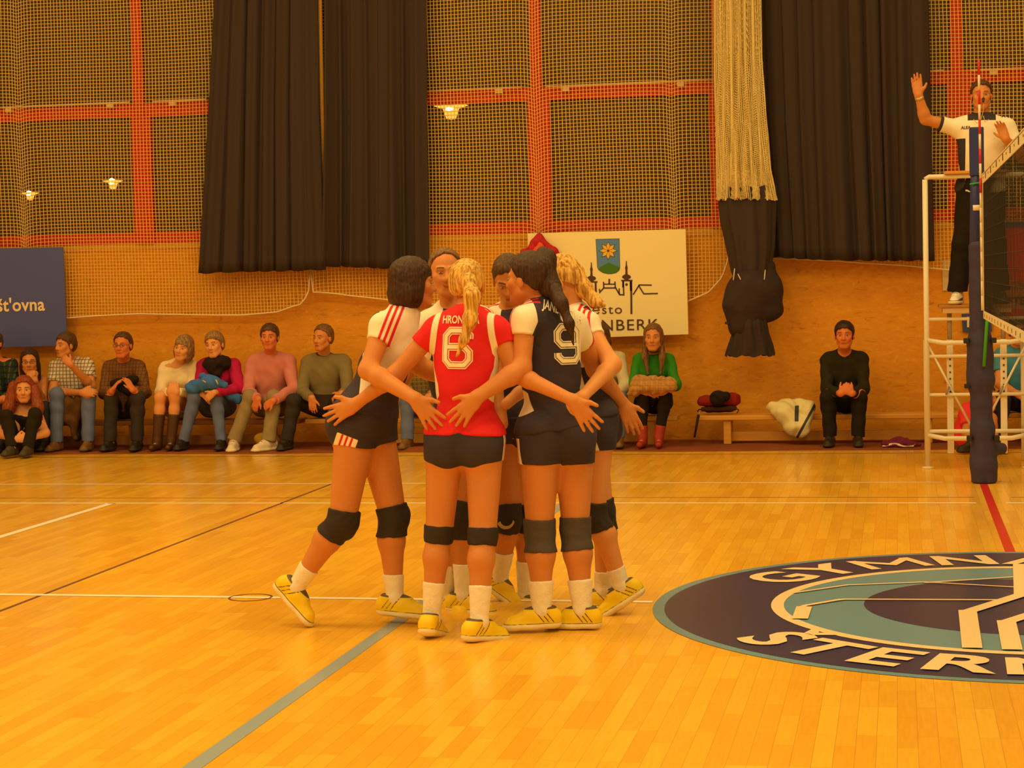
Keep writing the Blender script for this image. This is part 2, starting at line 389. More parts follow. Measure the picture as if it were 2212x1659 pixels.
def person(J, label, group=None, h=.0075, skin='warm', female=False, hair=None, dims=None, top=None, bottom=None, legs=1.0, arms=1.0,
           shoes=None, hands=None, head=None, sock=None, pads=None, smile=0.0, cat='person', browc=(.10, .05, .03), name='person'):
    """one person: a continuous body and the clothes on it, from world joints"""
    P0 = (J['ha']+J['hb'])/2; base = V(P0[0], P0[1], min(J['aa'][2], J['ab'][2])-.08)
    root = empty(name, base, label, cat, group)
    sm = skin_mat(skin, browc)
    N = J['n']; up = nz(N-P0); L = np.linalg.norm(N-P0); fr = J['fr']
    Rc = frame(J['sb']-J['sa'], fr, up); Rp = frame(J['hb']-J['ha'], J.get('frp', fr), up)
    d = dict(hw=.17, hd=.115, ww=.125, wd=.095, cw=.145, cd=.105, nr=.052, bust=.0, bum=.0, th=.088, kn=.056, ca=.058, an=.036, ar=.046, fa=.040, wr=.026)
    if dims: d.update(dims)
    yoke_a = lerp(J['sa'], J['sb'], .08); yoke_b = lerp(J['sb'], J['sa'], .08)
    hc = J['head']; hR = frame(np.cross(J['hf'], J.get('hu', V(0, 0, 1))), J['hf'], J.get('hu', V(0, 0, 1)))
    hk = (head or {}).get('k', 1.0); male = not female
    T = [el(P0+up*.03, V(d['hw'], d['hd'], .13), Rp, .05, tag='pel'), el(lerp(P0, N, .40), V(d['ww'], d['wd'], .15*L/.5), Rc, .06, tag='t'),
         el(lerp(P0, N, .68), V(d['cw'], d['cd'], .17*L/.5), Rc, .06, tag='t'), rc(yoke_a, yoke_b, d['ar']*1.05, k=.05, tag='t'),
         rc(N-up*.03, lerp(N, J['sa'], .8), .045, .038, .05, tag='t'), rc(N-up*.03, lerp(N, J['sb'], .8), .045, .038, .05, tag='t')]
    if d['bust'] > 0:
        for s in (-1, 1): T.append(el(lerp(P0, N, .66)+Rc[:, 0]*s*.068+Rc[:, 1]*(d['cd']-.03), V(.055, .05, .055)*(.7+d['bust']), Rc, .03, tag='t'))
    if d['bum'] > 0:
        for s, q in ((-1, 'ha'), (1, 'hb')): T.append(el(P0+Rp[:, 0]*s*.075-Rp[:, 1]*(d['hd']-.055)-up*.035, V(.088, .075*d['bum'], .10), Rp, .03, tag='pel'))
    headbase = hc+hR@V(0, -.022, -.045)*hk
    B = list(T)+[rc(N, headbase, d['nr'], d['nr']*.94, .03, tag='neck')]
    A = {}; G = {}
    for q in 'ab':
        s_, e_, w_ = J['s'+q], J['e'+q], J['w'+q]
        A[q] = [rc(s_, e_, d['ar']*arms, .041*arms, .03, tag='ua'), rc(e_, lerp(e_, w_, .25), .040*arms, d['fa']*arms, .03, tag='fa'), rc(lerp(e_, w_, .25), w_, d['fa']*arms, d['wr'], .02, tag='fa')]
        h_, k_, a_ = J['h'+q], J['k'+q], J['a'+q]
        bk = nz(np.cross(np.cross(k_-h_, a_-k_)+1e-6, a_-k_)) if np.linalg.norm(np.cross(nz(k_-h_), nz(a_-k_))) > .2 else -Rp[:, 1]
        if bk@Rp[:, 1] > 0: bk = -bk
        c_ = lerp(k_, a_, .28)+bk*.012
        G[q] = [rc(h_, k_, d['th']*legs, d['kn']*legs, .05, tag='th'), rc(k_, c_, d['kn']*.93*legs, d['ca']*legs, .03, tag='ca'), rc(c_, a_, d['ca']*legs, d['an'], .03, tag='ca')]
        td = nz(J.get('t'+q, V(0, -1, 0)))
        su = nz(V(0, 0, 1)-td*td[2]) if J.get('r'+q) is None else nz(J['r'+q]-td*(J['r'+q]@td))
        foot = rc(a_-su*.03, a_+td*.10-su*.052, .030, .022, .03)
        B += A[q]+G[q]+[foot]
        if hands and q in hands:
            hd_ = hands[q]; B += hand(w_, hd_['d'], hd_['t'], hd_.get('n', V(0, -1, 0)), hd_.get('k', .95), hd_.get('curl', .15), hd_.get('spread', .16))
        else: B += [rc(w_, w_+nz(w_-e_)*.09, .03, .028, .02, flat=(V(0, -1, 0), .6))]
    B += head_prims(hc, hR, male, hk, (head or {}).get('jaw', 1.0))
    body = sdf_obj('body', B, h, sm, root, fields=skin_fields(hc, hR, hk, smile))
    me_ = mat('eye_white', (.50, .38, .27), .3); mi_ = mat('iris', (.03, .02, .015), .15)
    ey = (head or {}).get('eye', 1.0)
    for s in (-1, 1):
        c = hc+hR@(V(s*.031, .079, .002)*hk)
        v, q = solid([el(c, V(.0118, .007, .0047*ey)*hk, hR, .001)], .0022)
        eo = raw_obj('eye', v, q, me_, root)
        v, q = solid([el(c+hR@(V(0, .0045, 0)*hk), V(.0052, .0042, .0048*ey)*hk, hR, .001)], .0018)
        raw_obj('iris', v, q, mi_, eo)
    if hair:
        hm = hair['m']
        if hair.get('kind'): hair_cap(hc, hR, hair['kind'], hm, root, min(h, .006), hk, hair.get('puff', .0 if h < .0065 else .004), wob=(.0016, 130) if h < .0065 else (.0028, 66))
        for nm, pr in hair.get('extra', []):
            pr = pr(hc, hR, hk) if callable(pr) else pr
            sdf_obj(nm, pr, min(h, .006), hair.get('m2', hm), root, wob=(hair.get('wob', .0010), 110))
    out = dict(root=root, body=body, Rc=Rc, Rp=Rp, P0=P0, N=N, L=L, hc=hc, hR=hR, hk=hk)
    if top:
        t = top.get('t', .012); sl = top.get('sleeve', .45); fa = top.get('fore', 0)
        hem = P0+up*top.get('hem', -.02); C = [(hem, -up)]; col = [(N+up*top.get('collar', .012)+Rc[:, 1]*.0, nz(up+Rc[:, 1]*top.get('vneck', .35)))]
        pr = [infl(p, t, clip=C+col) for p in T]
        if top.get('hip'): pr += [infl(G[q][0], t, clip=C) for q in 'ab']
        for q in 'ab':
            s_, e_, w_ = J['s'+q], J['e'+q], J['w'+q]
            if sl > 0:
                cu = lerp(s_, e_, sl) if fa <= 0 else None
                u = infl(A[q][0], t*.9, clip=[] if cu is None else [(cu, nz(e_-s_))]); pr.append(u)
                if fa > 0:
                    cw = lerp(e_, w_, fa); dn = nz(w_-e_)
                    pr += [infl(p, t*.8, clip=[(cw, dn)]) for p in A[q][1:]]
            elif top.get('strap', True): pr.append(el(J['s'+q], V(.05, .05, .05), None, .03))
        out['top'] = sdf_obj(top.get('name', 'shirt'), pr, top.get('h', h), top['m'], root, fields=(lambda v: top['f'](v, out)) if top.get('f') else None, wob=top.get('wob', (.0055, 27)))
    if bottom:
        t = bottom.get('t', .010); fr_ = bottom.get('len', 2.0); wl = P0+up*bottom.get('waist', .10)
        pr = [infl(p, t, clip=[(wl, up)]) for p in T if p['tag'] == 'pel']
        for q in 'ab':
            h_, k_, a_ = J['h'+q], J['k'+q], J['a'+q]
            if fr_ <= 1: pr.append(infl(G[q][0], t, clip=[(lerp(h_, k_, fr_), nz(k_-h_)), (wl, up)], k=.03))
            else:
                pr.append(infl(G[q][0], t)); cl = [(lerp(k_, a_, fr_-1), nz(a_-k_))]
                fa_ = bottom.get('flare', .012)
                g2 = infl(G[q][1], t); g3 = infl(G[q][2], t, clip=cl); g3['rb'] += fa_
                pr += [g2, g3]
        if bottom.get('skirt'):
            ka, kb = lerp(J['ha'], J['ka'], fr_), lerp(J['hb'], J['kb'], fr_); pr.append(rc(lerp(J['ha'], J['ka'], .2), lerp(J['ha'], J['ka'], fr_), .1, .085, .06)); pr.append(rc(lerp(J['hb'], J['kb'], .2), lerp(J['hb'], J['kb'], fr_), .1, .085, .06)); pr.append(rc(ka, kb, .07, k=.05))
        out['bottom'] = sdf_obj(bottom.get('name', 'trousers'), pr, h, bottom['m'], root, fields=(lambda v: bottom['f'](v, out)) if bottom.get('f') else None, wob=bottom.get('wob', (.005, 24)))
    for q in 'ab':
        h_, k_, a_ = J['h'+q], J['k'+q], J['a'+q]
        if pads:
            up_, dn_ = pads.get('up', .80), pads.get('dn', .22)
            pa, pb = lerp(h_, k_, up_), lerp(k_, a_, dn_)
            cl = [(pa, -nz(k_-h_)), (pb, nz(a_-k_))]
            ft = Rp[:, 1]
            pr = [infl(G[q][0], pads.get('t', .009), clip=cl, k=.02), infl(G[q][1], pads.get('t', .009), clip=cl, k=.02), infl(G[q][2], pads.get('t', .009), clip=cl, k=.02),
                  el(k_+ft*.045, V(.045, .03, .07), Rp, .02, clip=cl)]
            o_ = sdf_obj('knee_pad', pr, h, pads['m'], root, wob=(.0015, 70))
            out['pad'+q] = o_
        if sock:
            st = lerp(a_, k_, sock.get('len', .3)); cl = [(st, nz(k_-a_))]
            pr = [infl(G[q][2], sock.get('t', .006), clip=cl), rc(a_, a_-SU(J, q)*.03, d['an']+.004, d['an']-.004, .02), rc(a_, a_+nz(J.get('t'+q, V(0, -1, 0)))*.03-SU(J, q)*.025, d['an']+.003, .028, .02)]
            out['sock'+q] = sdf_obj('sock', pr, h, sock['m'], root, wob=(.001, 90))
        if shoes:
            out['shoe'+q], out['sg'+q] = shoe(a_, J.get('t'+q, V(0, -1, 0)), shoes['m'], root, shoes.get('k', 1.0), min(h, .006), roll=J.get('r'+q), name=shoes.get('name', 'shoe'))
        if 'boot' in (bottom or {}):
            bm = bottom['boot']; tp = lerp(a_, k_, bm.get('len', .75))
            pr = [infl(p, .010, clip=[(tp, nz(k_-a_))]) for p in G[q][1:]]+[rc(a_, a_-V(0, 0, .04), .045, .042, .02), rc(a_-V(0, 0, .05), a_-V(0, 0, .055)+nz(J.get('t'+q, V(0, -1, 0)))*.13, .035, .030, .02), rc(a_-V(0, 0, .05), a_-V(0, 0, .06)-nz(J.get('t'+q, V(0, -1, 0)))*.03, .032, k=.02)]
            sdf_obj('boot', pr, h, bm['m'], root)
    return out

def SU(J, q):
    td = nz(J.get('t'+q, V(0, -1, 0))); return nz(V(0, 0, 1)-td*td[2]) if J.get('r'+q) is None else nz(J['r'+q]-td*(J['r'+q]@td))
def wrap(name, geo, place, bvh, dirv, m, parent, off=.003, sub=0.02):
    """lays flat lettering on a curved cloth: place(u,v) -> start point, dirv -> cast direction"""
    vs, fs = geo; bm = bmesh.new()
    bv = [bm.verts.new((x, y, 0)) for x, y in vs]
    for f in fs:
        try: bm.faces.new([bv[i] for i in f])
        except ValueError: pass
    if sub:
        for _ in range(4):
            le = [e for e in bm.edges if e.calc_length() > sub]
            if not le: break
            bmesh.ops.subdivide_edges(bm, edges=le, cuts=1, use_grid_fill=False)
            bmesh.ops.triangulate(bm, faces=[f for f in bm.faces if len(f.verts) > 4])
    ok = []; dv = Vector([float(x) for x in nz(dirv)])
    for v in bm.verts:
        p = place(v.co.x, v.co.y); hit = bvh.ray_cast(Vector([float(x) for x in p]), dv, 1.0)
        if hit[0] is None: ok.append(v); continue
        v.co = hit[0]-dv*off
    if ok: bmesh.ops.delete(bm, geom=ok, context='VERTS')
    me = bpy.data.meshes.new(name); bm.to_mesh(me); bm.free()
    return link(name, me, m, parent, False)
def bvh_of(*objs):
    vs = []; fs = []
    for o in objs:
        n = len(vs); vs += [v.co.copy() for v in o.data.vertices]; fs += [tuple(i+n for i in p.vertices) for p in o.data.polygons]
    return BVHTree.FromPolygons(vs, fs)
def stroke(pts, w, closed=False):
    """a polyline of width w as 2-D quads with mitred joints"""
    P = [np.array(p, float) for p in pts]; n = len(P); Lf = []; Rt = []
    for i in range(n):
        a = P[i-1] if (i > 0 or closed) else None; b = P[(i+1) % n] if (i < n-1 or closed) else None
        d1 = nz(P[i]-a) if a is not None else nz(b-P[i]); d2 = nz(b-P[i]) if b is not None else d1
        t = nz(d1+d2); nn = V(-t[1], t[0]); c = max(.45, nn@V(-d1[1], d1[0])); Lf.append(P[i]+nn*w/2/c); Rt.append(P[i]-nn*w/2/c)
    vs = [tuple(p) for p in Lf+Rt]; fs = [(i, (i+1) % n, (i+1) % n+n, i+n) for i in range(n if closed else n-1)]
    return vs, fs
SIX = [(1, .76), (1, .86), (.80, 1), (.20, 1), (0, .84), (0, .16), (.20, 0), (.80, 0), (1, .16), (1, .38), (.80, .53), (.02, .53)]
def number(pts, w, hgt, th):
    s = lambda wd: stroke([((x-.5)*w, (y-.5)*hgt) for x, y in pts], wd)
    return s(th), s(th*.66), s(th*.50)

# ================================================================== THE HALL
WY = 5.10
SILL = 2.12
# ---- floor
def floor_mat():
    m = mat('parquet', (.8, .47, .06), .22, spec=.42)
    nt = m.node_tree; b = nt.nodes['Principled BSDF']; tc = [n for n in nt.nodes if n.type == 'TEX_COORD'][0]
    sep = nt.nodes.new('ShaderNodeSeparateXYZ'); cmb = nt.nodes.new('ShaderNodeCombineXYZ')
    nt.links.new(tc.outputs['Object'], sep.inputs[0]); nt.links.new(sep.outputs[1], cmb.inputs[0]); nt.links.new(sep.outputs[0], cmb.inputs[1])
    def brick(w, hh, a, c, off, ofx):
        br = nt.nodes.new('ShaderNodeTexBrick'); nt.links.new(cmb.outputs[0], br.inputs['Vector'])
        br.offset = off; br.offset_frequency = 3; br.squash = 1.0
        br.inputs['Scale'].default_value = 1.0; br.inputs['Brick Width'].default_value = w; br.inputs['Row Height'].default_value = hh
        br.inputs['Mortar Size'].default_value = .0008; br.inputs['Mortar Smooth'].default_value = .4; br.inputs['Bias'].default_value = 0.0
        br.inputs['Color1'].default_value = (*a, 1); br.inputs['Color2'].default_value = (*c, 1); br.inputs['Mortar'].default_value = (.5,.24,.02,1)
        return br
    b1 = brick(.46, .07, (.96, .57, .055), (.84, .445, .034), .37, 0)
    n = nt.nodes.new('ShaderNodeTexNoise'); n.inputs['Scale'].default_value = 5; n.inputs['Detail'].default_value = 6
    mp = nt.nodes.new('ShaderNodeMapping'); mp.inputs['Scale'].default_value = (14, 1, 1)
    nt.links.new(tc.outputs['Object'], mp.inputs[0]); nt.links.new(mp.outputs[0], n.inputs['Vector'])
    mr = nt.nodes.new('ShaderNodeMapRange'); mr.inputs[3].default_value = .86; mr.inputs[4].default_value = 1.10; nt.links.new(n.outputs[0], mr.inputs[0])
    mx = nt.nodes.new('ShaderNodeMix'); mx.data_type = 'RGBA'; mx.blend_type = 'MULTIPLY'; mx.inputs[0].default_value = 1
    nt.links.new(b1.outputs[0], mx.inputs[6]); nt.links.new(mr.outputs[0], mx.inputs[7]); nt.links.new(mx.outputs[2], b.inputs['Base Color'])
    n2 = nt.nodes.new('ShaderNodeTexNoise'); n2.inputs['Scale'].default_value = 1.6; nt.links.new(tc.outputs['Object'], n2.inputs['Vector'])
    m2 = nt.nodes.new('ShaderNodeMapRange'); m2.inputs[3].default_value = .15; m2.inputs[4].default_value = .26; nt.links.new(n2.outputs[0], m2.inputs[0]); nt.links.new(m2.outputs[0], b.inputs['Roughness'])
    return m
floor = MB().box((-16, -15, -.06), (7, WY+.1, 0)).build('floor', floor_mat()); tag(floor, kind='structure')
def osb_mat():
    m = mat('chipboard', (.56, .22, .022), .55, spec=.3)
    nt = m.node_tree; b = nt.nodes['Principled BSDF']; tc = [n for n in nt.nodes if n.type == 'TEX_COORD'][0]
    mp = nt.nodes.new('ShaderNodeMapping'); mp.inputs['Scale'].default_value = (5, 1, 14); nt.links.new(tc.outputs['Object'], mp.inputs[0])
    n = nt.nodes.new('ShaderNodeTexNoise'); n.inputs['Scale'].default_value = 1.6; n.inputs['Detail'].default_value = 8; n.inputs['Roughness'].default_value = .65; n.inputs['Distortion'].default_value = 1.2
    nt.links.new(mp.outputs[0], n.inputs['Vector'])
    r = nt.nodes.new('ShaderNodeValToRGB'); e = r.color_ramp.elements
    e[0].position = .26; e[0].color = (.42, .16, .010, 1); e[1].position = .42; e[1].color = (.76, .315, .018, 1)
    q = r.color_ramp.elements.new(.58); q.color = (.80, .345, .022, 1); q = r.color_ramp.elements.new(.78); q.color = (.94, .50, .05, 1)
    nt.links.new(n.outputs[0], r.inputs[0]); nt.links.new(r.outputs[0], b.inputs['Base Color'])
    return m
OSB = osb_mat()
RED = mat('red_paint', (.62, .014, .006), .5)
wb = MB().box((-16, WY, 0), (7, WY+.2, SILL-.10)).build('wall_back', OSB); tag(wb, kind='structure')
MB().box((-16, WY-.015, SILL-.13), (7, WY+.2, SILL-.07)).build('sill_board', mat('sill_board_wood', (.72, .36, .05), .5), wb)
# ---- the window band: red frames, dark glass
def glass_mat():
    m = mat('night_glass', (.125, .078, .03), .28, spec=.5)  # brown base colour holds the hall haze mirrored in the panes
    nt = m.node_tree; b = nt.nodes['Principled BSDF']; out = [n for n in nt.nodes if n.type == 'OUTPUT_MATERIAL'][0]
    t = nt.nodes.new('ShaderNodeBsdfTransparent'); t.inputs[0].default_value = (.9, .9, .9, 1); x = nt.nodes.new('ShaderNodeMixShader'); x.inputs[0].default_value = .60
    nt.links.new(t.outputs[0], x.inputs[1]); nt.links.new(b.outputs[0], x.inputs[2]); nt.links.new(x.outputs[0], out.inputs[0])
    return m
GL = glass_mat()
X = lambda px, py, Y=WY: at(px, py, Y)[0]
Z = lambda px, py, Y=WY: at(px, py, Y)[2]
RAIL0, RAIL1 = Z(1350, 210), Z(1350, 181)
TOP = 5.4
tall = [-15.9, X(297, 100), X(1157, 100), X(1548, 100), X(2065, 100), 6.9]
wide = [.10, .10, .11, .09, .11, .10]
SB = (SILL-.07, Z(1350, 472))
for i in range(5):
    x0, x1 = tall[i]+wide[i]/2, tall[i+1]-wide[i+1]/2
    fr = MB()
    fr.box((x0, WY-.02, SB[0]), (x1, WY+.08, SB[1])); fr.box((x0, WY-.02, RAIL0), (x1, WY+.08, RAIL1)); fr.box((x0, WY-.02, TOP-.1), (x1, WY+.08, TOP))
    fr.box((x0-.0, WY-.03, SB[0]), (x0+.035, WY+.08, RAIL0)); fr.box((x1-.035, WY-.03, SB[0]), (x1, WY+.08, RAIL0))
    w = fr.build('window_%d' % (i+1), RED); tag(w, kind='structure')
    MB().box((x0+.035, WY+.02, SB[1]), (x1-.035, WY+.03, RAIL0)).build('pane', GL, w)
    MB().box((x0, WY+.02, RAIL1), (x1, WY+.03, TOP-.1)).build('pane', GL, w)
for i in range(1, 5):
    p = MB().box((tall[i]-wide[i]/2, WY-.04, RAIL0), (tall[i]+wide[i]/2, WY+.12, TOP)).box((tall[i]-wide[i]/2-.015, WY-.045, SILL-.07), (tall[i]+wide[i]/2+.075, WY+.12, RAIL0)).build('trim_%d' % i, RED); tag(p, kind='structure')
tag(MB().box((-16, WY, TOP), (7, WY+.2, 8.0)).build('wall_back_upper', mat('plaster', (.6, .55, .45), .8)), kind='structure')
tag(MB().box((-16.2, -15, 0), (-16, WY+.2, 8.0)).build('wall_left', mat('plaster_side', (.62, .56, .45), .8)), kind='structure')
tag(MB().box((-30, 9.5, -.3), (20, 9.6, 9.0)).build('wall_outside', mat('dark_facade', (.045, .032, .022), .9)), kind='structure')  # unseen dark backing, added to keep world light out of the panes
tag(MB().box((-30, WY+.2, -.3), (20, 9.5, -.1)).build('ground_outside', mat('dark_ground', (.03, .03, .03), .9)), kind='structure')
tag(MB().box((-30, WY+.25, 8.9), (20, 9.6, 9.0)).build('ceiling_outside', mat('dark_canopy', (.03, .028, .02), .9)), kind='structure')  # top of the added dark box, shuts out world light from above
# opener rods on the mid rail
CREAM = mat('cream_paint', (.78, .62, .42), .45)
WHITE = mat('white_enamel', (.80, .74, .62), .35)
for n, (a, b, ks) in enumerate([((-30, 240), (280, 221), [(18, 238), (237, 229)]), ((330, 221), (446, 213), [(372, 223)]), ((920, 197), (1125, 189), [(1078, 196)]),
                         ((1180, 187), (1542, 173), [(1222, 189), (1470, 180)]), ((2006, 154), (2038, 152), []), ((2098, 152), (2230, 147), [(2147, 154)])]):
    pa, pb = at(a[0], a[1], WY-.07), at(b[0], b[1], WY-.07)
    if a[0] < 0: pa[2] = pb[2]
    pa[2] = pb[2] = (pa[2]+pb[2])/2
    r_ = MB().tube([pa, pb], .011).build('opener_rod', CREAM, None, True); recenter(r_, (pa+pb)/2)
    tag(r_, ['cream window opener rod in the left bay, left of the tall red post', 'short cream window opener rod between the left red post and the dark curtain', 'cream window opener rod just right of the two-panel curtain, above the lamp',
             'longest cream window opener rod, between the middle red post and the bundled net', 'stub of a cream opener rod behind the raised arm of the referee', 'cream window opener rod behind the head of the referee'][n], 'window rod', 'opener rods on the mid rail')
    for k_ in ks:
        c = at(k_[0], k_[1], WY-.07); c[2] = pa[2]
        MB().box(c+V(-.035, -.012, -.05), c+V(.035, .045, -.008)).build('bracket', CREAM, r_, bevel=.004)
# lamp shapes added outside, standing in for lamp reflections in the glass
for n, (px, py, k) in enumerate([(974, 232, 1.0), (244, 393, .62), (65, 419, .55)]):
    Yl = 7.6; c = at(px, py, Yl); s = k*.15
    t = empty('street_lamp', V(c[0], Yl, -.1), ['biggest glowing lamp behind the glass, right of the two-panel curtain', 'small glowing lamp behind the glass just left of the left red post', 'small glowing lamp behind the glass nearest the left edge of the photo'][n], 'lamp', 'lamps outside the windows')
    MB().tube([V(c[0], Yl, -.1), c-V(0, 0, s*.9)], [.03, .02], 8).build('pole', mat('dark_pole', (.04, .03, .03), .5), t, True)  # made-up support under the added lamp shape
    MB().lathe(c, [(s*.02, -s*.9), (s*.35, -s*.85), (s*.62, -s*.1), (s*1.25, s*.12), (s*1.2, s*.16), (s*.5, s*.22), (0, s*.3)]).build('lamp_shade', mat('lamp_glass', (.9, .5, .15), .3, emit=(1, .45, .06, 11)), t, True)
    v, q = solid([el(c+V(0, -s*.35, s*.05), V(.40, .40, .40)*s, None, .001)], .01)
    raw_obj('bulb', v, q, mat('bulb', (1, .9, .6), .4, emit=(1, .85, .4, 300)), t)
# ---- painted floor marks
def flat_m(name, c, r=.3): return mat(name, c, r, spec=.42)
LW = flat_m('line_white', (1.0, .97, .90)); LGR = flat_m('line_grey_blue', (.30, .40, .50)); LDK = flat_m('line_dark', (.17, .08, .06)); LRD = flat_m('line_red', (.62, .02, .015))
LTH = flat_m('line_thin_grey', (.38, .22, .06))
def line(x0, y0, x1, y1, w, m, z=.0012, nm='court_line'):
    a, b = V(x0, y0), V(x1, y1); d = nz(b-a); n_ = V(-d[1], d[0])*w/2
    o = MB().add([(*(a-n_), z), (*(b-n_), z), (*(b+n_), z), (*(a+n_), z)], [(0, 1, 2, 3)]).build(nm, m, floor)
    if m is not LW: o['label'] = {'line_grey_blue': 'grey-blue painted line', 'line_dark': 'thin dark painted line', 'line_red': 'red painted centre line', 'line_thin_grey': 'thin grey painted line'}[m.name]
    return o
line(-16, 0, -.10, 0, .05, LW); line(.10, 0, 7, 0, .05, LW)
line(-16, 1.33, -.30, 1.33, .04, LW); line(.30, 1.33, 7, 1.33, .04, LW)
line(-16, .34, -.10, .34, .02, LTH, nm='thin_line'); line(.15, .34, 7, .34, .02, LTH, nm='thin_line')
line(-16, 3.72, 7, 3.72, .035, flat_m('line_thin_grey', (.3, .12, .03)), nm='thin_line')
line(-6.42, -7, -6.42, 0, .06, LW)
line(-2.97, -13, -2.97, -.03, .07, LGR)
xd = -5.09; line(xd, -13, xd, 1.3, .022, LDK)
pl0 = fl(0, 1284.3); pl1 = fl(1410, 1300.5); line(-16, pl0[1]+(-16-pl0[0])*(pl1[1]-pl0[1])/(pl1[0]-pl0[0]), pl1[0], pl1[1], .05, LW, .0016)
cc = fl(541, 1291); rr = (fl(586, 1291)-fl(497, 1291))[0]/2
MB().grid(lambda u, v: cc+V(math.cos(u*6.28319)*(rr-.006+.012*v), math.sin(u*6.28319)*(rr-.006+.012*v), .0020), 48, 1).build('ring_mark', LDK, floor)
line(0, -2.64, 0, 1.2, .057, LRD, .0016)
# ---- the centre circle with its lettering
RC, YC = 1.81, -4.18
NAVY = flat_m('logo_navy', (.042, .040, .13)); TEAL = flat_m('logo_teal', (.15, .33, .50)); LCR = flat_m('logo_cream', (.93, .76, .48))
def disc(r0, r1, z, m, nm, y0=YC, sy=1.0, x0=0.0):
    return MB().grid(lambda u, v: V(x0+(r0+(r1-r0)*v)*math.cos(u*6.2831853), y0+sy*(r0+(r1-r0)*v)*math.sin(u*6.2831853), z), 120, 1).build(nm, m, floor)
disc(0, RC, .0022, TEAL, 'circle_rim'); disc(0, RC-.057, .0030, NAVY, 'circle_field'); disc(1.175, 1.237, .0046, LCR, 'circle_ring'); disc(0, 1.175, .0038, TEAL, 'circle_centre')
disc(0, .79, .0046, NAVY, 'circle_core')
ZK = [.0052]
def arc_text(word, r, a0, da, size, top, m, nm):
    for i, ch in enumerate(word):
        a = a0[i]; ZK[0] += .00025; vs, fs = text2d(ch, size, .002 if ch == 'M' else .012, {'M': .90, 'N': .98, 'G': 1.0}.get(ch, 1.08))
        if ch == 'M':
            vs, fs = [], []
            for q_ in ([(-.34, 0), (-.34, .69)], [(.34, 0), (.34, .69)], [(-.33, .62), (0, .27), (.33, .62)]):
                a_, b_ = stroke([(x*size, y*size) for x, y in q_], .125*size); fs += [tuple(k+len(vs) for k in f) for f in b_]; vs += a_
        if not vs: continue
        t = math.radians(a); er = V(math.cos(t), math.sin(t)); et = V(math.sin(t), -math.cos(t)) if top else V(-math.sin(t), math.cos(t)); eu = er if top else -er
        P = [(*(er*r+et*x+eu*(y-size*.36)+V(0, YC)), ZK[0]+(.00004*(k_//4) if ch == 'M' else 0)) for k_, (x, y) in enumerate(vs)]
        o = MB().add(P, fs).build(nm, m, floor)
arc_text('GYMNÁZIUM', 1.485, (147, 133, 117, 100.5, 85, 71, 59, 46, 30), 0, .47, True, LCR, 'letter')
arc_text('ŠTERNBERK', 1.485, (219.5, 231, 243, 255.5, 268.5, 281.5, 294, 306, 318), 0, .47, False, LCR, 'letter')
# white strokes of the emblem inside the circle
def fstroke(px, w, z=None):
    ZK[0] += .00012; z = ZK[0]
    pts = [fl(*p)[:2] for p in px]; vs, fs = stroke(pts, w); MB().add([(*p, z) for p in vs], fs).build('emblem_stroke', LCR, floor)
c3 = lambda x, y: (1380+x/2.6587, 1160+y/2.6587)
fstroke([c3(890, 330), c3(1200, 285), c3(1640, 268), c3(2165, 298)], .022)
fstroke([c3(1640, 272), c3(2165, 238)], .022)
fstroke([c3(925, 480), c3(950, 410)], .075); fstroke([c3(925, 416), c3(955, 404), c3(1165, 368)], .030); fstroke([c3(1120, 376), c3(1180, 368), c3(2090, 372)], .028)
fstroke([c3(2195, 165), c3(2205, 350)], .085); fstroke([c3(2260, 322), c3(1890, 440)], .075); fstroke([c3(1888, 432), c3(1915, 650)], .085)
fstroke([c3(2360, 420), c3(2112, 500)], .075); fstroke([c3(2110, 492), c3(2145, 660)], .085)
# ---- carpet along the wall
def carpet(u, v):
    x = -16+23*u; e = 4.02+.035*math.sin(x*1.3+1)+.02*math.sin(x*3.1)
    lump = .035*max(0, math.sin(x*1.1+.6))**3 if x < -2.9 else .0
    y = e+(WY-.01-e)*v; hgt = .012+lump*math.exp(-((v-.10)/.09)**2)+.004*math.sin(x*5+v*9)
    if v == 0: hgt = .001
    return V(x, y, hgt)
cp = MB().grid(carpet, 260, 30).build('floor_runner', mat('carpet', (.25, .062, .014), .95, bump=.4, bscale=300, var=.25, vscale=5), None, True)
tag(cp, 'reddish brown carpet runner along the foot of the chipboard wall', 'carpet')

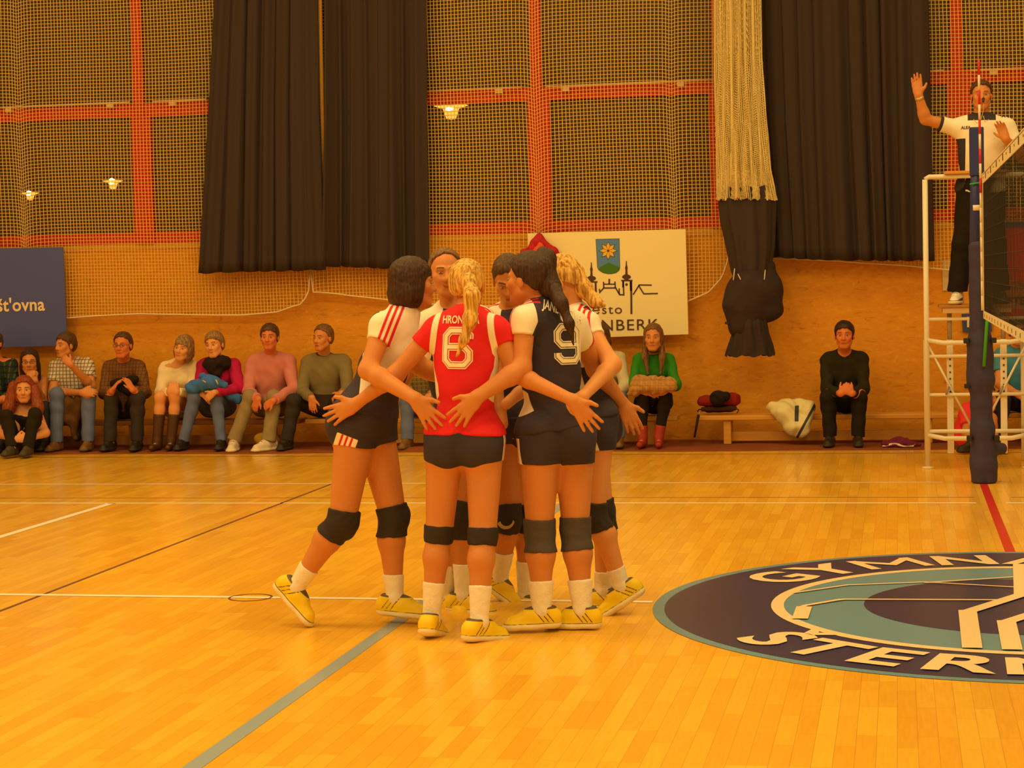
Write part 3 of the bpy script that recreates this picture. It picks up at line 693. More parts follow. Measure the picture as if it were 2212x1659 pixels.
# ================================================================== NETS, CURTAINS, SIGNS
# ---- protective net over the windows: real cords, gathered at the tie points
CORD = mat('net_cord', (.90, .64, .13), .8)
def net(name, x0, x1, zb, zt, Yn, cell, ties, hem, r=.0038, parent=None, skew=None):
    def disp(x, z):
        dx = dz = 0.0
        for tx, tz, wdt, amp in ties:
            q = (x-tx)/wdt; f = math.exp(-q*q); hgt = max(0.0, min(1.6, (z-tz+.05)))
            fall = math.exp(-hgt*.55)
            dx -= (x-tx)*.55*f*fall; dz -= amp*math.exp(-abs(q)*2.2)*(.35+.65*fall)
        sw = .010*math.sin(x*2.1+z*.7)
        return x+dx+.008*math.sin(z*2.3+x), z+dz+sw
    m = MB(); nx = int((x1-x0)/cell); nz_ = int((zt-zb)/cell)+1
    fine = lambda x, z: V(*[disp(x, z)[0], Yn-.03*math.sin(x*1.7)**2, disp(x, z)[1]])
    for i in range(nx+1):
        x = x0+i*cell; b = hem(x)
        zs = [b]+[zt-cell*j for j in range(nz_, -1, -1) if zt-cell*j > b+.004]
        m.tube([fine(x, z) for z in zs], r, 3, False)
    for j in range(nz_+1):
        z = zt-j*cell; seg = []
        for i in range(nx*1+1):
            x = x0+i*cell
            if z >= hem(x): seg.append(fine(x, z))
            else:
                if len(seg) > 1: m.tube(seg, r, 3, False)
                seg = []
        if len(seg) > 1: m.tube(seg, r, 3, False)
    o = m.build(name, CORD, parent, True)
    rope = MB().tube([fine(x0+(x1-x0)*t/160, hem(x0+(x1-x0)*t/160))-V(0, .004, .004) for t in range(161)], .009, 6).build('hem_rope', CREAM, o, True)
    return o
NY = WY-.12
hA = [at(x, y, NY) for x, y in ((-700, 705), (-60, 690), (145, 688), (300, 678), (520, 678), (600, 672), (650, 655), (668, 618), (672, 580))]
hB = [at(x, y, NY) for x, y in ((676, 585), (680, 628), (760, 640), (900, 656), (1100, 660), (1300, 665), (1488, 652), (1530, 632), (1558, 600), (1572, 560), (1577, 480))]
hC = [at(x, y, NY) for x, y in ((1640, 555), (1700, 556), (1800, 560), (1950, 572), (2100, 590), (2260, 600), (2900, 590), (3500, 600))]
mk = lambda P: (lambda x: float(np.interp(x, [p[0] for p in P], [p[2] for p in P])))
ties = [(X(45, 300, NY), Z(45, 528, NY), .17, .05), (X(1160, 400, NY), Z(1160, 500, NY), .17, .06), (X(1455, 400, NY), Z(1455, 478, NY), .12, .04), (X(672, 500, NY), Z(672, 600, NY), .12, .03)]
nA = net('ball_stop_net', hA[0][0], hA[-1][0], 1.2, 5.36, NY, .0345, ties, mk(hA)); tag(nA, 'cream ball-stop net hung over the windows left of the seam below the curtain', 'net', 'ball-stop nets over the windows')
nB = net('ball_stop_net', hB[0][0], hB[-1][0], 1.2, 5.36, NY, .0345, ties, mk(hB)); tag(nB, 'cream ball-stop net hung between the two-panel curtain and the bundled net', 'net', 'ball-stop nets over the windows')
nC = net('ball_stop_net', hC[0][0], hC[-1][0], 1.2, 5.36, NY, .0345, [], mk(hC)); tag(nC, 'cream ball-stop net behind the referee at the right edge', 'net', 'ball-stop nets over the windows')
# ---- dark curtains
CUR = mat('curtain_cloth', (.052, .038, .036), .85, bump=.1, bscale=25, spec=.12, sheen=.0)
def curtain(name, top, bot, Yc, seed, label, folds, m=CUR, amp=.05, nv=26):
    """top/bot: lists of pixel points giving the left and right edges down to the hem"""
    rnd = random.Random(seed); ph = [rnd.uniform(0, 6.28) for _ in range(6)]; fz = [rnd.uniform(.6, 1.4) for _ in range(6)]
    def fn(u, v):
        a = at(np.interp(v, [0, .5, 1], [p[0] for p in top]), np.interp(v, [0, .5, 1], [p[1] for p in top]), Yc)
        b = at(np.interp(v, [0, .5, 1], [p[0] for p in bot]), np.interp(v, [0, .5, 1], [p[1] for p in bot]), Yc)
        p = lerp(a, b, u); g = u*folds*6.283
        uu = u+.025*math.sin(g*.31*fz[0]+ph[0])*(.3+.7*v)
        g = uu*folds*6.283
        d = math.sin(g+ph[1]+.5*math.sin(v*2+ph[2]))*.6+math.sin(g*1.83*fz[1]+ph[3])*.3+.35*math.sin(g*.37+ph[4]+v)
        p = p+V(.012*math.cos(g), -amp*(.55+.45*v)*d*(.45+.8*abs(math.sin(u*3.1+ph[5]))), 0)
        if v == 1: p[2] += .02*math.sin(u*3+ph[0])+.006*math.sin(g)
        return p
    mm = MB().grid(fn, int(folds*14), nv); o = mm.build(name, m, None, True)
    s = o.modifiers.new('thickness', 'SOLIDIFY'); s.thickness = .006
    return tag(o, label, 'curtain', 'dark curtains over the windows')
curtain('curtain', [(470, -215), (447, 230), (426, 596)], [(682, -215), (688, 260), (702, 578)], WY-.30, 3, 'left panel of the dark curtain, its hem flaring lower to the left', 7)
curtain('curtain', [(698, -215), (702, 260), (698, 580)], [(918, -215), (920, 260), (925, 580)], WY-.27, 8, 'right panel of the dark curtain, ending beside the lamp behind the net', 8)
curtain('curtain', [(1632, -280), (1650, 260), (1668, 552)], [(1996, -280), (2008, 260), (2016, 566)], WY-.27, 5, 'wide dark curtain behind the raised arm of the referee', 10)
MB_rope = MB().tube([at(687, -215, WY-.20), at(695, 200, WY-.20), at(702, 470, WY-.20)], .022, 8).build('rope', CREAM, None, True)
MB_rope.data.materials[0] = mat('rope_yellow', (.80, .42, .07), .8)
tag(MB_rope, 'yellowish rope hanging in the gap between the two dark curtain panels', 'rope')
# ---- gathered net with the tied dark curtain below it
tb = empty('gathered_curtain', at(1612, 700, WY-.45), 'dark curtain gathered and tied into a bag below the bundled pale net', 'curtain')
def cyl_curtain(name, rows, Yc, folds, m, par, amp=.09, back=1.0, nv=1):
    """a bundle with closed round section: rows of (px left, px right, py)"""
    def fn(u, v):
        k = v*(len(rows)-1); i = min(int(k), len(rows)-2); t = k-i; a_, b_, y_ = [rows[i][j]*(1-t)+rows[i+1][j]*t for j in range(3)]
        A, B = at(a_, y_, Yc), at(b_, y_, Yc); c = (A+B)/2; r = np.linalg.norm(B-A)/2
        an = u*6.2831853; q = 1+amp*math.sin(an*folds+1.5*math.sin(v*3))+amp*.5*math.sin(an*folds*1.7+v*2)
        return c+V(r*math.cos(an)*(1+(q-1)*.4), -min(r, .15)*back*math.sin(an)*q, .012*math.sin(an*folds) if v in (0, 1) else 0)
    return MB().grid(fn, folds*10, nv).build(name, m, par, True)
cyl_curtain('curtain_fall', [(1552, 1676, 405), (1556, 1674, 470), (1568, 1672, 530), (1580, 1664, 585), (1590, 1655, 610)], WY-.42, 9, CUR, tb, nv=24)
DK2 = mat('curtain_bag_cloth', (.045,.032,.036), .8, bump=.15, bscale=22, spec=.15)
bagp = [rc(at(1602, 640, WY-.50), at(1650, 630, WY-.45), .16, .17, .08), rc(at(1596, 660, WY-.52), at(1600, 700, WY-.52), .15, .13, .08), rc(at(1655, 580, WY-.40), at(1662, 665, WY-.42), .09, .13, .07), rc(at(1618, 620, WY-.50), at(1618, 710, WY-.5), .17, .12, .08)]
sdf_obj('bag', bagp, .012, DK2, tb, wob=(.010, 16))
cyl_curtain('curtain_tail', [(1590, 1655, 690), (1582, 1660, 720), (1574, 1668, 745), (1567, 1674, 768)], WY-.50, 8, DK2, tb, nv=14)
for a, b in (((1587, 580), (1584, 605)), ((1594, 592), (1600, 604)), ((1653, 583), (1651, 604))):
    MB().tube([at(*a, WY-.62), at(*b, WY-.66)], .005, 6).build('tie_cord', CREAM, tb, True)
MB().tube([at(1567, 697, WY-.62), at(1575, 700, WY-.64)], .012, 6).build('strap_end', DK2, tb, True)
NETW = mat('pale_net', (.96, .80, .38), .85)
bn = MB(); rows_ = [(1538, 1636, -280), (1543, 1646, 120), (1545, 1655, 260), (1548, 1666, 370), (1548, 1678, 432)]
def bpt(u, v, layer, sd):
    k = v*(len(rows_)-1); i = min(int(k), len(rows_)-2); t = k-i; a_, b_, y_ = [rows_[i][j]*(1-t)+rows_[i+1][j]*t for j in range(3)]
    A, B = at(a_, y_, WY-.46), at(b_, y_, WY-.46); p = lerp(A, B, u)
    bow = .13*math.sin(math.pi*min(1, max(0, u)))
    return p+V(.004*math.sin(v*14+sd), -bow*(1 if layer == 0 else .55)-.03*math.sin(u*34+layer*2+sd*.1), 0)
for layer in (0, 1, 2):
    nu = 46; nv = 105
    for i in range(nu+1):
        u = (i+.33*layer)/nu; u = u+.012*math.sin(u*25+layer)
        if u > 1: continue
        end = 1.0+.012*math.sin(i*7.3+layer)-.004
        bn.tube([bpt(u, end*j/30, layer, i) for j in range(31)], .0048, 3, False)
    for j in range(nv):
        v = j/nv+.003*layer; bn.tube([bpt((i+.0)/23, v+.006*math.sin(i*1.9+layer*2), layer, j) for i in range(24)], .0036, 3, False)
o = bn.build('bundled_net', NETW, None, True); tag(o, 'thick bundle of pale net hanging between the ball-stop net and the dark curtain', 'net')
MB().grid(lambda u, v: bpt(u, v, 0, 0)+V(0, .10, 0), 20, 20).build('inner_layers', mat('pale_net_packed', (.86, .66, .28), .95, bump=.5, bscale=60), o, True)
# ---- advertising boards
def board(corners, Yb, m, name, label, th=.012):
    P = [at(x, y, Yb) for x, y in corners]; c = sum(P)/4
    o = MB().slab(P, V(0, th, 0)).build(name, m); return P, tag(o, label, 'sign')
SY = WY-.20
Pw, sgn = board([(1140, 504), (1481, 495), (1487, 722), (1146, 734)], SY, mat('sign_white', (.90, .80, .44), .4), 'advertising_board', 'cream advertising board with a star crest and a drawn skyline')
DKB = mat('sign_ink', (.075, .035, .03), .6)
def on_sign(px, py, d=.006): p = at(px, py, SY-d); return p
def sstroke(pts, w, nm='skyline'):
    """crop coordinates of the skyline drawing -> photo pixels"""
    q = [(1130+x/5.978, 480+y/5.978) for x, y in pts]
    P3 = [at(x, y, SY-.004) for x, y in q]; vs, fs = stroke([(p[0], p[2]) for p in P3], w)
    return vs, fs
allv = MB()
def addst(pts, w=.0125):
    vs, fs = sstroke(pts, w); allv.add([(x, SY-.004, z) for x, z in vs], fs)
for dx, dy in ((0, 0), (452, -18)):
    D_ = lambda P: [(x+dx, y+dy) for x, y in P]
    addst(D_([(815, 772), (960, 770)]), .014); addst(D_([(840, 780), (838, 860)]), .016); addst(D_([(935, 780), (940, 905)]), .018)
    c = (882+dx, 730+dy); pr = [(-22, 32), (-30, 20), (-55, 5), (-55, -12), (-40, -28), (-15, -38), (-12, -90), (-18, -125), (-10, -150), (-6, -212), (4, -212), (8, -150), (16, -125), (12, -90), (15, -38), (40, -28), (58, -12), (55, 8), (30, 22), (25, 32)]
    pts = [(1130+(c[0]+x)/5.978, 480+(c[1]+y)/5.978) for x, y in pr]; P3 = [at(x, y, SY-.004) for x, y in pts]; allv.poly([(p[0], SY-.004, p[2]) for p in P3][::-1])
    cx_ = at(1130+(883+dx)/5.978, 480+(822+dy)/5.978, SY-.004); allv.poly([cx_+V(.013*math.cos(t*.5236), 0, .013*math.sin(t*.5236)) for t in range(12)])
addst([(1395, 760), (1398, 1185)], .018); addst([(985, 860), (990, 905), (1040, 850), (1195, 848), (1245, 935), (1300, 938), (1292, 760)], .013)
addst([(1240, 855), (1240, 930)]); addst([(1038, 770), (1042, 850)]); addst([(1185, 765), (1190, 848)]); addst([(1040, 800), (1188, 800)], .011); addst([(1112, 732), (1112, 800)], .016)
addst([(1660, 812), (1500, 810), (1420, 936)]); addst([(1490, 815), (1558, 925), (1740, 920)])
allv.build('skyline', DKB, sgn)
Zc = SY-.005
def signpoly(pts, m, nm, d):
    P3 = [at(1130+x/5.978, 480+y/5.978, SY-d) for x, y in pts]; return MB().poly([(p[0], SY-d, p[2]) for p in P3][::-1]).build(nm, m, sgn)
sh = lambda g: [(937+g, 218+g), (1243-g, 210+g), (1252-g, 590), (1240-g, 625-g*.4), (1200-g*.6, 655-g*.8), (1150, 668-g), (1090, 668-g), (1030, 655-g), (975+g*.8, 620-g*.5), (957+g, 585)]
signpoly(sh(0), DKB, 'crest', .003); cr = signpoly(sh(5), mat('crest_blue', (.09, .25, .60), .5), 'crest_field', .005); cr['label'] = 'blue-grey crest field'
g_ = signpoly([(985, 583), (1060, 545), (1105, 520), (1150, 540), (1245, 582), (1235, 620), (1195, 648), (1148, 662), (1090, 662), (1033, 650), (982, 618)], mat('crest_green', (.05, .19, .01), .5), 'crest_hill', .007)
cx0, cy0 = 1098, 368
for k in range(8):
    a = k*math.pi/4; L_ = 120 if k % 2 == 0 else 118; tip = (cx0+L_*math.cos(a), cy0+L_*math.sin(a)); nn = (-math.sin(a), math.cos(a)); mid = (cx0+62*math.cos(a), cy0+62*math.sin(a))
    signpoly([(cx0, cy0), (mid[0]+nn[0]*27, mid[1]+nn[1]*27), tip, (mid[0]-nn[0]*27, mid[1]-nn[1]*27)][::-1], DKB, 'star_edge', .008)
    t2 = (cx0+(L_-11)*math.cos(a), cy0+(L_-11)*math.sin(a))
    signpoly([(cx0, cy0), (mid[0]+nn[0]*22, mid[1]+nn[1]*22), t2, (mid[0]-nn[0]*22, mid[1]-nn[1]*22)][::-1], mat('star_yellow', (.85, .50, .03), .5), 'star_ray', .010)
signpoly([(cx0+16*math.cos(t), cy0+16*math.sin(t)) for t in np.linspace(0, 6.28, 11)[:-1]], DKB, 'star_centre', .012)
def flat_text(s, size, cpx, Yt, m, nm, par, bold=0.0, sx=1.0, space=1.0, rot=0.0):
    vs, fs = text2d(s, size, bold, sx, space); c = at(cpx[0], cpx[1], Yt); ca, sa_ = math.cos(rot), math.sin(rot)
    return MB().add([(c[0]+x*ca-y*sa_, Yt, c[2]+x*sa_+y*ca) for x, y in vs], fs).build(nm, m, par)
flat_text('město', .125, (1298, 678), SY-.006, DKB, 'sign_text', sgn, -.0, 1.15, 1.15)
flat_text('ŠTERNBERK', .150, (1315, 714), SY-.006, DKB, 'sign_text', sgn, .0, 1.12, 1.12)
Pb, sg2 = board([(-190, 540), (136, 534), (145, 746), (-182, 756)], SY, mat('sign_blue', (.075, .10, .40), .45), 'advertising_board', 'blue advertising board with cream lettering at the left edge')
flat_text("pojišt'ovna", .185, (17, 672), SY-.006, mat('sign_cream_ink', (.86, .70, .42), .5), 'sign_text', sg2, .004, .97, 1.04, rot=0.0)
Pn, sg3 = board([(2035, 561), (2062, 560), (2064, 627), (2037, 628)], WY-.015, mat('notice_white', (.72, .60, .38), .5), 'notice_panel', 'small cream notice panel on the wall behind the legs of the referee', .008)
Pn, sg4 = board([(2077, 678), (2140, 676), (2143, 716), (2080, 718)], WY-.03, mat('sign_royal', (.05, .07, .20), .5), 'advertising_board', 'small blue board on the wall behind the padded net post', .01)
MB().box(at(2089, 707, WY-.036), at(2096, 684, WY-.034)).build('sign_mark', WHITE, sg4)
Pn, sg5 = board([(2168, 482), (2330, 478), (2336, 600), (2172, 606)], WY-.20, mat('banner_red', (.55, .03, .015), .6), 'banner', 'red banner with a blue top stripe hanging behind the volleyball net', .008)
MB().slab([at(2168, 480, WY-.205), at(2330, 476, WY-.205), at(2331, 488, WY-.205), at(2168, 492, WY-.205)], V(0, .004, 0)).build('banner_stripe', mat('banner_blue', (.05, .07, .22), .6), sg5)
Pn, sg6 = board([(2170, 622), (2330, 618), (2334, 700), (2173, 706)], WY-.05, mat('board_tan', (.50, .18, .04), .6), 'advertising_board', 'orange board with dark lettering low behind the volleyball net', .01)
flat_text('STE', .10, (2196, 658), WY-.056, DKB, 'sign_text', sg6, .004)
MB().slab([at(2172, 668, WY-.056), at(2330, 664, WY-.056), at(2331, 690, WY-.056), at(2172, 694, WY-.056)], V(0, .004, 0)).build('sign_band', mat('banner_red'+'', (.55, .03, .015), .6), sg6)
# red and magenta scarf hung on the corner of the board
sc = [rc(at(1150, 540, SY-.05), at(1165, 518, SY-.05), .058, .05, .03), rc(at(1165, 518, SY-.05), at(1195, 545, SY-.05), .05, .05, .03), rc(at(1195, 548, SY-.04), at(1207, 552, SY-.04), .035, .02, .03), rc(at(1133, 545, SY-.04), at(1150, 560, SY-.05), .035, .06, .04)]
so = sdf_obj('hanging_scarf', sc, .008, mat('scarf_red', (.48, .012, .03), .8), None, wob=(.010, 38)); tag(so, 'crumpled crimson cloth hanging on the top left corner of the cream board', 'cloth')
sdf_obj('orange_lining', [rc(at(1160, 545, SY-.11), at(1168, 532, SY-.11), .045, .035, .02)], .007, mat('scarf_orange', (.75, .10, .02), .7), so, wob=(.006, 50))

# ================================================================== BENCHES
WOODB = mat('bench_wood', (.66, .32, .05), .4, var=.12, vscale=6, stretch=(.6, 6, 6))
WOODD = mat('bench_wood_dark', (.20, .07, .015), .5, var=.12, vscale=6)
def bench(x0, x1, legs, m, label, y0=4.52, y1=4.82, zt=.285, dark=False):
    t = empty('gym_bench', V((x0+x1)/2, (y0+y1)/2, 0), label, 'bench', 'gym benches along the chipboard wall')
    MB().box((x0, y0, zt-.045), (x1, y1, zt)).build('seat', m, t, bevel=.008)
    MB().box((x0+.25, (y0+y1)/2-.03, .035), (x1-.25, (y0+y1)/2+.03, .125)).build('beam', m, t, bevel=.006)
    for lx in legs:
        b = MB(); b.box((lx-.035, y0+.03, .014), (lx+.035, y1-.03, zt-.045)); b.build('leg', m, t, bevel=.006)
    return t
xr0, xr1 = at(1505, 893, 4.52)[0], 1.9
bench(xr0, xr1, [at(1571, 930, 4.55)[0], -.35, 1.3], WOODB, 'light wooden gym bench under the man sitting alone in black')
xm1 = at(1462, 900, 4.52)[0]
bench(-6.3, xm1, [-5.9, -4.4, xm1-.25], WOODB, 'wooden gym bench under the woman in green')
bench(-9.9, -6.36, [-9.4, -8.1, -6.7], mat('bench_wood_mid', (.36, .14, .03), .45), 'darker wooden gym bench under the row of spectators on the left')

# ================================================================== THE HUDDLE
def J_(d, Y0, **kw):
    """joints from (x, y, offset) in the photo at the person's own distance"""
    J = {}
    for k, v in d.items():
        J[k] = at(v[0], v[1], Y0+(v[2] if len(v) > 2 else 0))
    J.update({k: np.array(v, float) for k, v in kw.items()})
    return J
def pdir(a, b, Ya, Yb=None):
    return nz(at(b[0], b[1], Ya if Yb is None else Yb)-at(a[0], a[1], Ya))
def hd_(w, tip, th, Y, n=(0, -1, 0), k=.95, curl=.12, spread=.17, dy=0.0):
    a = at(*w, Y); return dict(d=nz(at(*tip, Y+dy)-a), t=nz(at(*th, Y)-a), n=np.array(n, float), k=k, curl=curl, spread=spread)
NVY = (.045, .036, .062); CWH = (.90, .84, .72); CRD = (.74, .018, .030); STR = (.68, .02, .045)
YEL = (.90, .66, .012)
SHOE = paint('yellow_trainer', YEL, [('stripe', (.10, .07, .03)), ('lace', (.62, .48, .06)), ('rim', (.14, .12, .05)), ('sole', (.84, .74, .45)), ('collar', (.12, .10, .06))], rough=.45, bump=.03)
SOCK = mat('sock_white', (.90, .84, .72), .85, bump=.25, bscale=140)
PAD = mat('pad_black', (.040, .032, .030), .75, bump=.25, bscale=120, spec=.2)
PADG = mat('pad_grey', (.085, .070, .068), .75, bump=.25, bscale=120, spec=.2)
def loc(v, o, ref='Rc', org=None):
    return (v-(o['P0'] if org is None else org))@o[ref]
def shorts_f(q, side=1, lo=-.02):
    """white panel with three red stripes on the flank"""
    def f(v, o):
        p = loc(v, o, 'Rp'); x, y, z = p[:, 0]*side, p[:, 1], p[:, 2]
        z0 = np.full_like(x, lo)
        panel = np.minimum(np.minimum(.052-np.abs(y-q), x-.055), z0-z)
        t = (y-q)/.024; st = np.minimum(.0055-np.abs(((t+.5) % 1)-.5)*.024, np.minimum(.037-np.abs(y-q), panel))
        return dict(panel=panel, stripes=st)
    return f
SHORTS = paint('shorts_navy', NVY, [('panel', CWH), ('stripes', STR)], rough=.8, bump=.1)
JERSEY = paint('jersey_navy', NVY, [('white', CWH), ('stripes', STR)], rough=.75, bump=.12, bscale=35)
LIBERO = paint('jersey_red', CRD, [('white', CWH), ('stripes', STR)], rough=.75, bump=.12, bscale=35)
def shoulder_stripes(v, o, J, mids=(0, 0)):
    """three stripes along the top of each shoulder from neck to cuff"""
    st = np.full(len(v), -1.0)
    for n_, q in enumerate('ab'):
        s_, e_ = J['s'+q], J['e'+q]; r = v-s_; fr = o['Rc'][:, 1]; up = o['Rc'][:, 2]
        out = (o['Rc'][:, 0]*(-1 if q == 'a' else 1))
        y = r@fr-mids[n_]; z = r@up; x = r@out
        t = y/.026; a = .0065-np.abs(((t+.5) % 1)-.5)*.026
        st = np.maximum(st, np.minimum(np.minimum(a, .039-np.abs(y)), np.minimum(z+.03+np.maximum(0, x)*1.3, x+.085)))
    return st
H_ = .0058
women = dict(hw=.165, hd=.105, ww=.125, wd=.088, cw=.142, cd=.095, nr=.046, bust=.35, bum=1.0, th=.090, kn=.058, ca=.062, an=.033, ar=.044, fa=.038, wr=.025)
BR = hair_mat('hair_dark', (.030, .012, .006), (.060, .024, .010)); BL = hair_mat('hair_blond', (.38, .18, .03), (.90, .56, .13))
LB = hair_mat('hair_light_brown', (.10, .045, .014), (.24, .12, .035)); DB = hair_mat('hair_brown', (.05, .022, .009), (.10, .048, .016))

# ---- the libero, back to the camera
YC_ = -5.12
J = J_(dict(head=(1010, 615, .10), n=(1008, 672, .03), sa=(936, 716, .02), sb=(1080, 716, .02), ea=(852, 812, .02), eb=(1112, 806, .01), wa=(768, 873, .04), wb=(1240, 866, -.09),
            ha=(962, 950, 0), hb=(1046, 950, 0), ka=(949, 1150, -.02), kb=(1043, 1155, -.05), aa=(932, 1335, -.05), ab=(1035, 1345, -.12)), YC_,
       fr=(.02, 1, .05), hf=(.08, 1, -.15), ta=(.06, .55, -.15), tb=(.35, .5, -.08))
lib = person(J, 'person seen from behind in a red jersey numbered 6 with a long blond ponytail', group='players in the huddle', h=H_, skin='warm', female=True, dims=dict(women, hw=.162, ca=.057, kn=.061),
             hair=dict(kind='tied', m=BL, extra=[('ponytail', [rc(at(1010, 618, YC_-.06), at(1012, 606, YC_-.09), .030, .030, .02), rc(at(1012, 606, YC_-.09), at(1020, 640, YC_-.14), .028, .034, .03), rc(at(1020, 640, YC_-.14), at(1016, 690, YC_-.155), .034, .028, .03),
                                                               rc(at(1016, 690, YC_-.155), at(1002, 735, YC_-.165), .028, .018, .03), rc(at(1002, 735, YC_-.165), at(986, 770, YC_-.16), .018, .006, .03)])]),
             head=dict(k=.97), hands=dict(a=hd_((768, 873), (700, 905), (725, 862), YC_+.04, k=.98, n=(0, -1, .1)), b=hd_((1240, 866), (1284, 926), (1278, 880), YC_-.09, k=.98)),
             top=dict(m=LIBERO, sleeve=.30, hem=.035, collar=.01, name='jersey', hip=True, t=.011, wob=(.003, 24),
                      f=lambda v, o: (lambda p: dict(white=np.where(p[:, 2] > .385, np.minimum(np.abs(p[:, 0])-np.interp(p[:, 2], [.38, .46, .56], [.138, .122, .108]), np.interp(p[:, 2], [.38, .46, .56], [.168, .152, .138])-np.abs(p[:, 0])), np.abs(p[:, 0])-np.interp(p[:, 2], [.10, .14, .20, .25, .33, .40], [.22, .16, .108, .114, .140, .146])),
                                                     stripes=np.full(len(v), -1.0)))(loc(v, o)+V(0, 0, 0))),
             bottom=dict(m=SHORTS, len=.22, waist=.045, f=lambda v, o: (lambda p: dict(panel=np.minimum(.035-np.abs(p[:, 1]-.01), np.abs(p[:, 0])-.10), stripes=np.minimum(.006-np.abs(np.abs(p[:, 1]-.01)-.015), np.abs(p[:, 0])-.10)))(loc(v, o, 'Rp')), name='shorts', t=.008, wob=(.002, 30)),
             pads=dict(m=PAD, up=.93, dn=.12, t=.008), sock=dict(m=SOCK, len=.42), shoes=dict(m=SHOE, k=1.0))
bv = bvh_of(lib['top'])
def back_place(c, o, ux=0.0):
    R = o['Rc']
    return lambda u, v: c+R[:, 0]*u+R[:, 2]*v-R[:, 1]*.6
mw = mat('print_white', (.92, .84, .66), .6); mr_ = mat('print_red', CRD, .7); mn = mat('print_navy', NVY, .7)
def rot2(g, a):
    c, s = math.cos(a), math.sin(a); return [(x*c-y*s, x*s+y*c) for x, y in g[0]], g[1]
def jersey_number(pts, cpx, Yc, o, bvh, w, hgt, th, inner, par, rot=0.0):
    c = at(*cpx, Yc); n1, n2, n3 = number(pts, w, hgt, th)
    for k_, (g, m_) in enumerate(((n1, mw), (n2, inner), (n3, mw))):
        wrap('jersey_number' if k_ == 0 else 'number_outline' if k_ == 1 else 'number_core', rot2(g, rot), back_place(c, o), bvh, o['Rc'][:, 1], m_, par, off=.003+.0016*k_, sub=.03)
jersey_number(SIX, (997, 752), YC_, lib, bv, .110, .155, .035, mr_, lib['top'])
wrap('jersey_name', text2d('HRONOVÁ', .050, .0012, .68, 1.0), back_place(at(1001, 699, YC_), lib), bv, lib['Rc'][:, 1], mw, lib['top'], off=.004, sub=.03)
v_, q_ = solid([rc(at(1009, 609, YC_-.085)+V(-.02, 0, 0), at(1009, 609, YC_-.085)+V(.02, 0, 0), .020, k=.01)], .005)
raw_obj('hair_tie', v_, q_, mat('tie_pink', (.7, .25, .18), .6), lib['root'])

# ---- number 9, turned to the left
YE = -4.93
J = J_(dict(head=(1139, 603, -.02), n=(1172, 650, 0), sa=(1132, 692, -.13), sb=(1243, 708, .09), ea=(1127, 796, -.20), eb=(1287, 798, .27), wa=(1030, 858, -.34), wb=(1345, 872, .46),
            ha=(1165, 935, -.06), hb=(1240, 938, .05), ka=(1166, 1150, -.05), kb=(1243, 1145, .04), aa=(1170, 1318, -.08), ab=(1258, 1318, .0)), YE,
       fr=(-.42, .9, -.05), frp=(-.30, .95, 0), hf=(-.93, .32, -.22), ta=(-.85, -.22, -.02), tb=(-.95, .02, -.02))
e9 = person(J, 'person in a navy jersey numbered 9 with dark pinned-up hair', group='players in the huddle', h=H_, skin='warm', female=True, dims=dict(women, hw=.168, th=.098, ca=.064, kn=.062, ar=.052, fa=.044, wr=.029),
            hair=dict(kind='tied', m=BR, puff=.006, extra=[('bun', [rc(at(1160, 575, YE-.03), at(1182, 560, YE), .060, .045, .04), rc(at(1182, 552, YE), at(1172, 545, YE), .030, .028, .02), rc(at(1172, 590, YE-.02), at(1188, 620, YE-.04), .062, .055, .04)]),
                                                            ('ponytail', [rc(at(1192, 620, YE-.05), at(1213, 655, YE-.11), .042, .026, .04), rc(at(1213, 655, YE-.11), at(1230, 700, YE-.135), .026, .018, .03), rc(at(1230, 700, YE-.135), at(1239, 745, YE-.13), .019, .005, .03)])]),
            hands=dict(a=hd_((1030, 858), (978, 915), (975, 863), YE-.34, k=1.0, n=(0, -1, .05)), b=hd_((1345, 872), (1376, 935), (1388, 890), YE+.46, k=1.0, n=(.3, -1, 0), spread=.06, curl=.3)),
            top=dict(m=JERSEY, sleeve=.34, hem=.03, collar=.012, name='jersey', hip=True, wob=(.0048, 27),
                     f=lambda v, o: (lambda p: dict(white=np.where(p[:, 2] > .30, np.abs(p[:, 0]+.01)-np.interp(p[:, 2], [.28, .36, .46, .52], [.165, .125, .095, .06]), np.minimum(np.abs(p[:, 0])-np.interp(p[:, 2], [.0, .06, .12, .20, .28], [.30, .26, .115, .125, .19]), 1)),
                                                    stripes=shoulder_stripes(v, o, J, (.025, .025))))(loc(v, o))),
            bottom=dict(m=SHORTS, len=.30, waist=.04, f=lambda v, o: shorts_f(-.02, -1, -.0)(v, o), name='shorts', t=.009, wob=(.003, 24)),
            pads=dict(m=PADG, up=.86, dn=.24, t=.009), sock=dict(m=SOCK, len=.38, t=.010), shoes=dict(m=SHOE, k=1.0))
bv = bvh_of(e9['top'])
NINE = [(1-x, 1-y) for x, y in SIX]
jersey_number(NINE, (1219, 743), YE, e9, bv, .108, .155, .035, mn, e9['top'], -.07)
wrap('jersey_name', rot2(text2d('JANEČKOVÁ', .062, .0016, .60, 1.0), -.42), back_place(at(1208, 682, YE), e9), bv, e9['Rc'][:, 1], mw, e9['top'], off=.004, sub=.03)

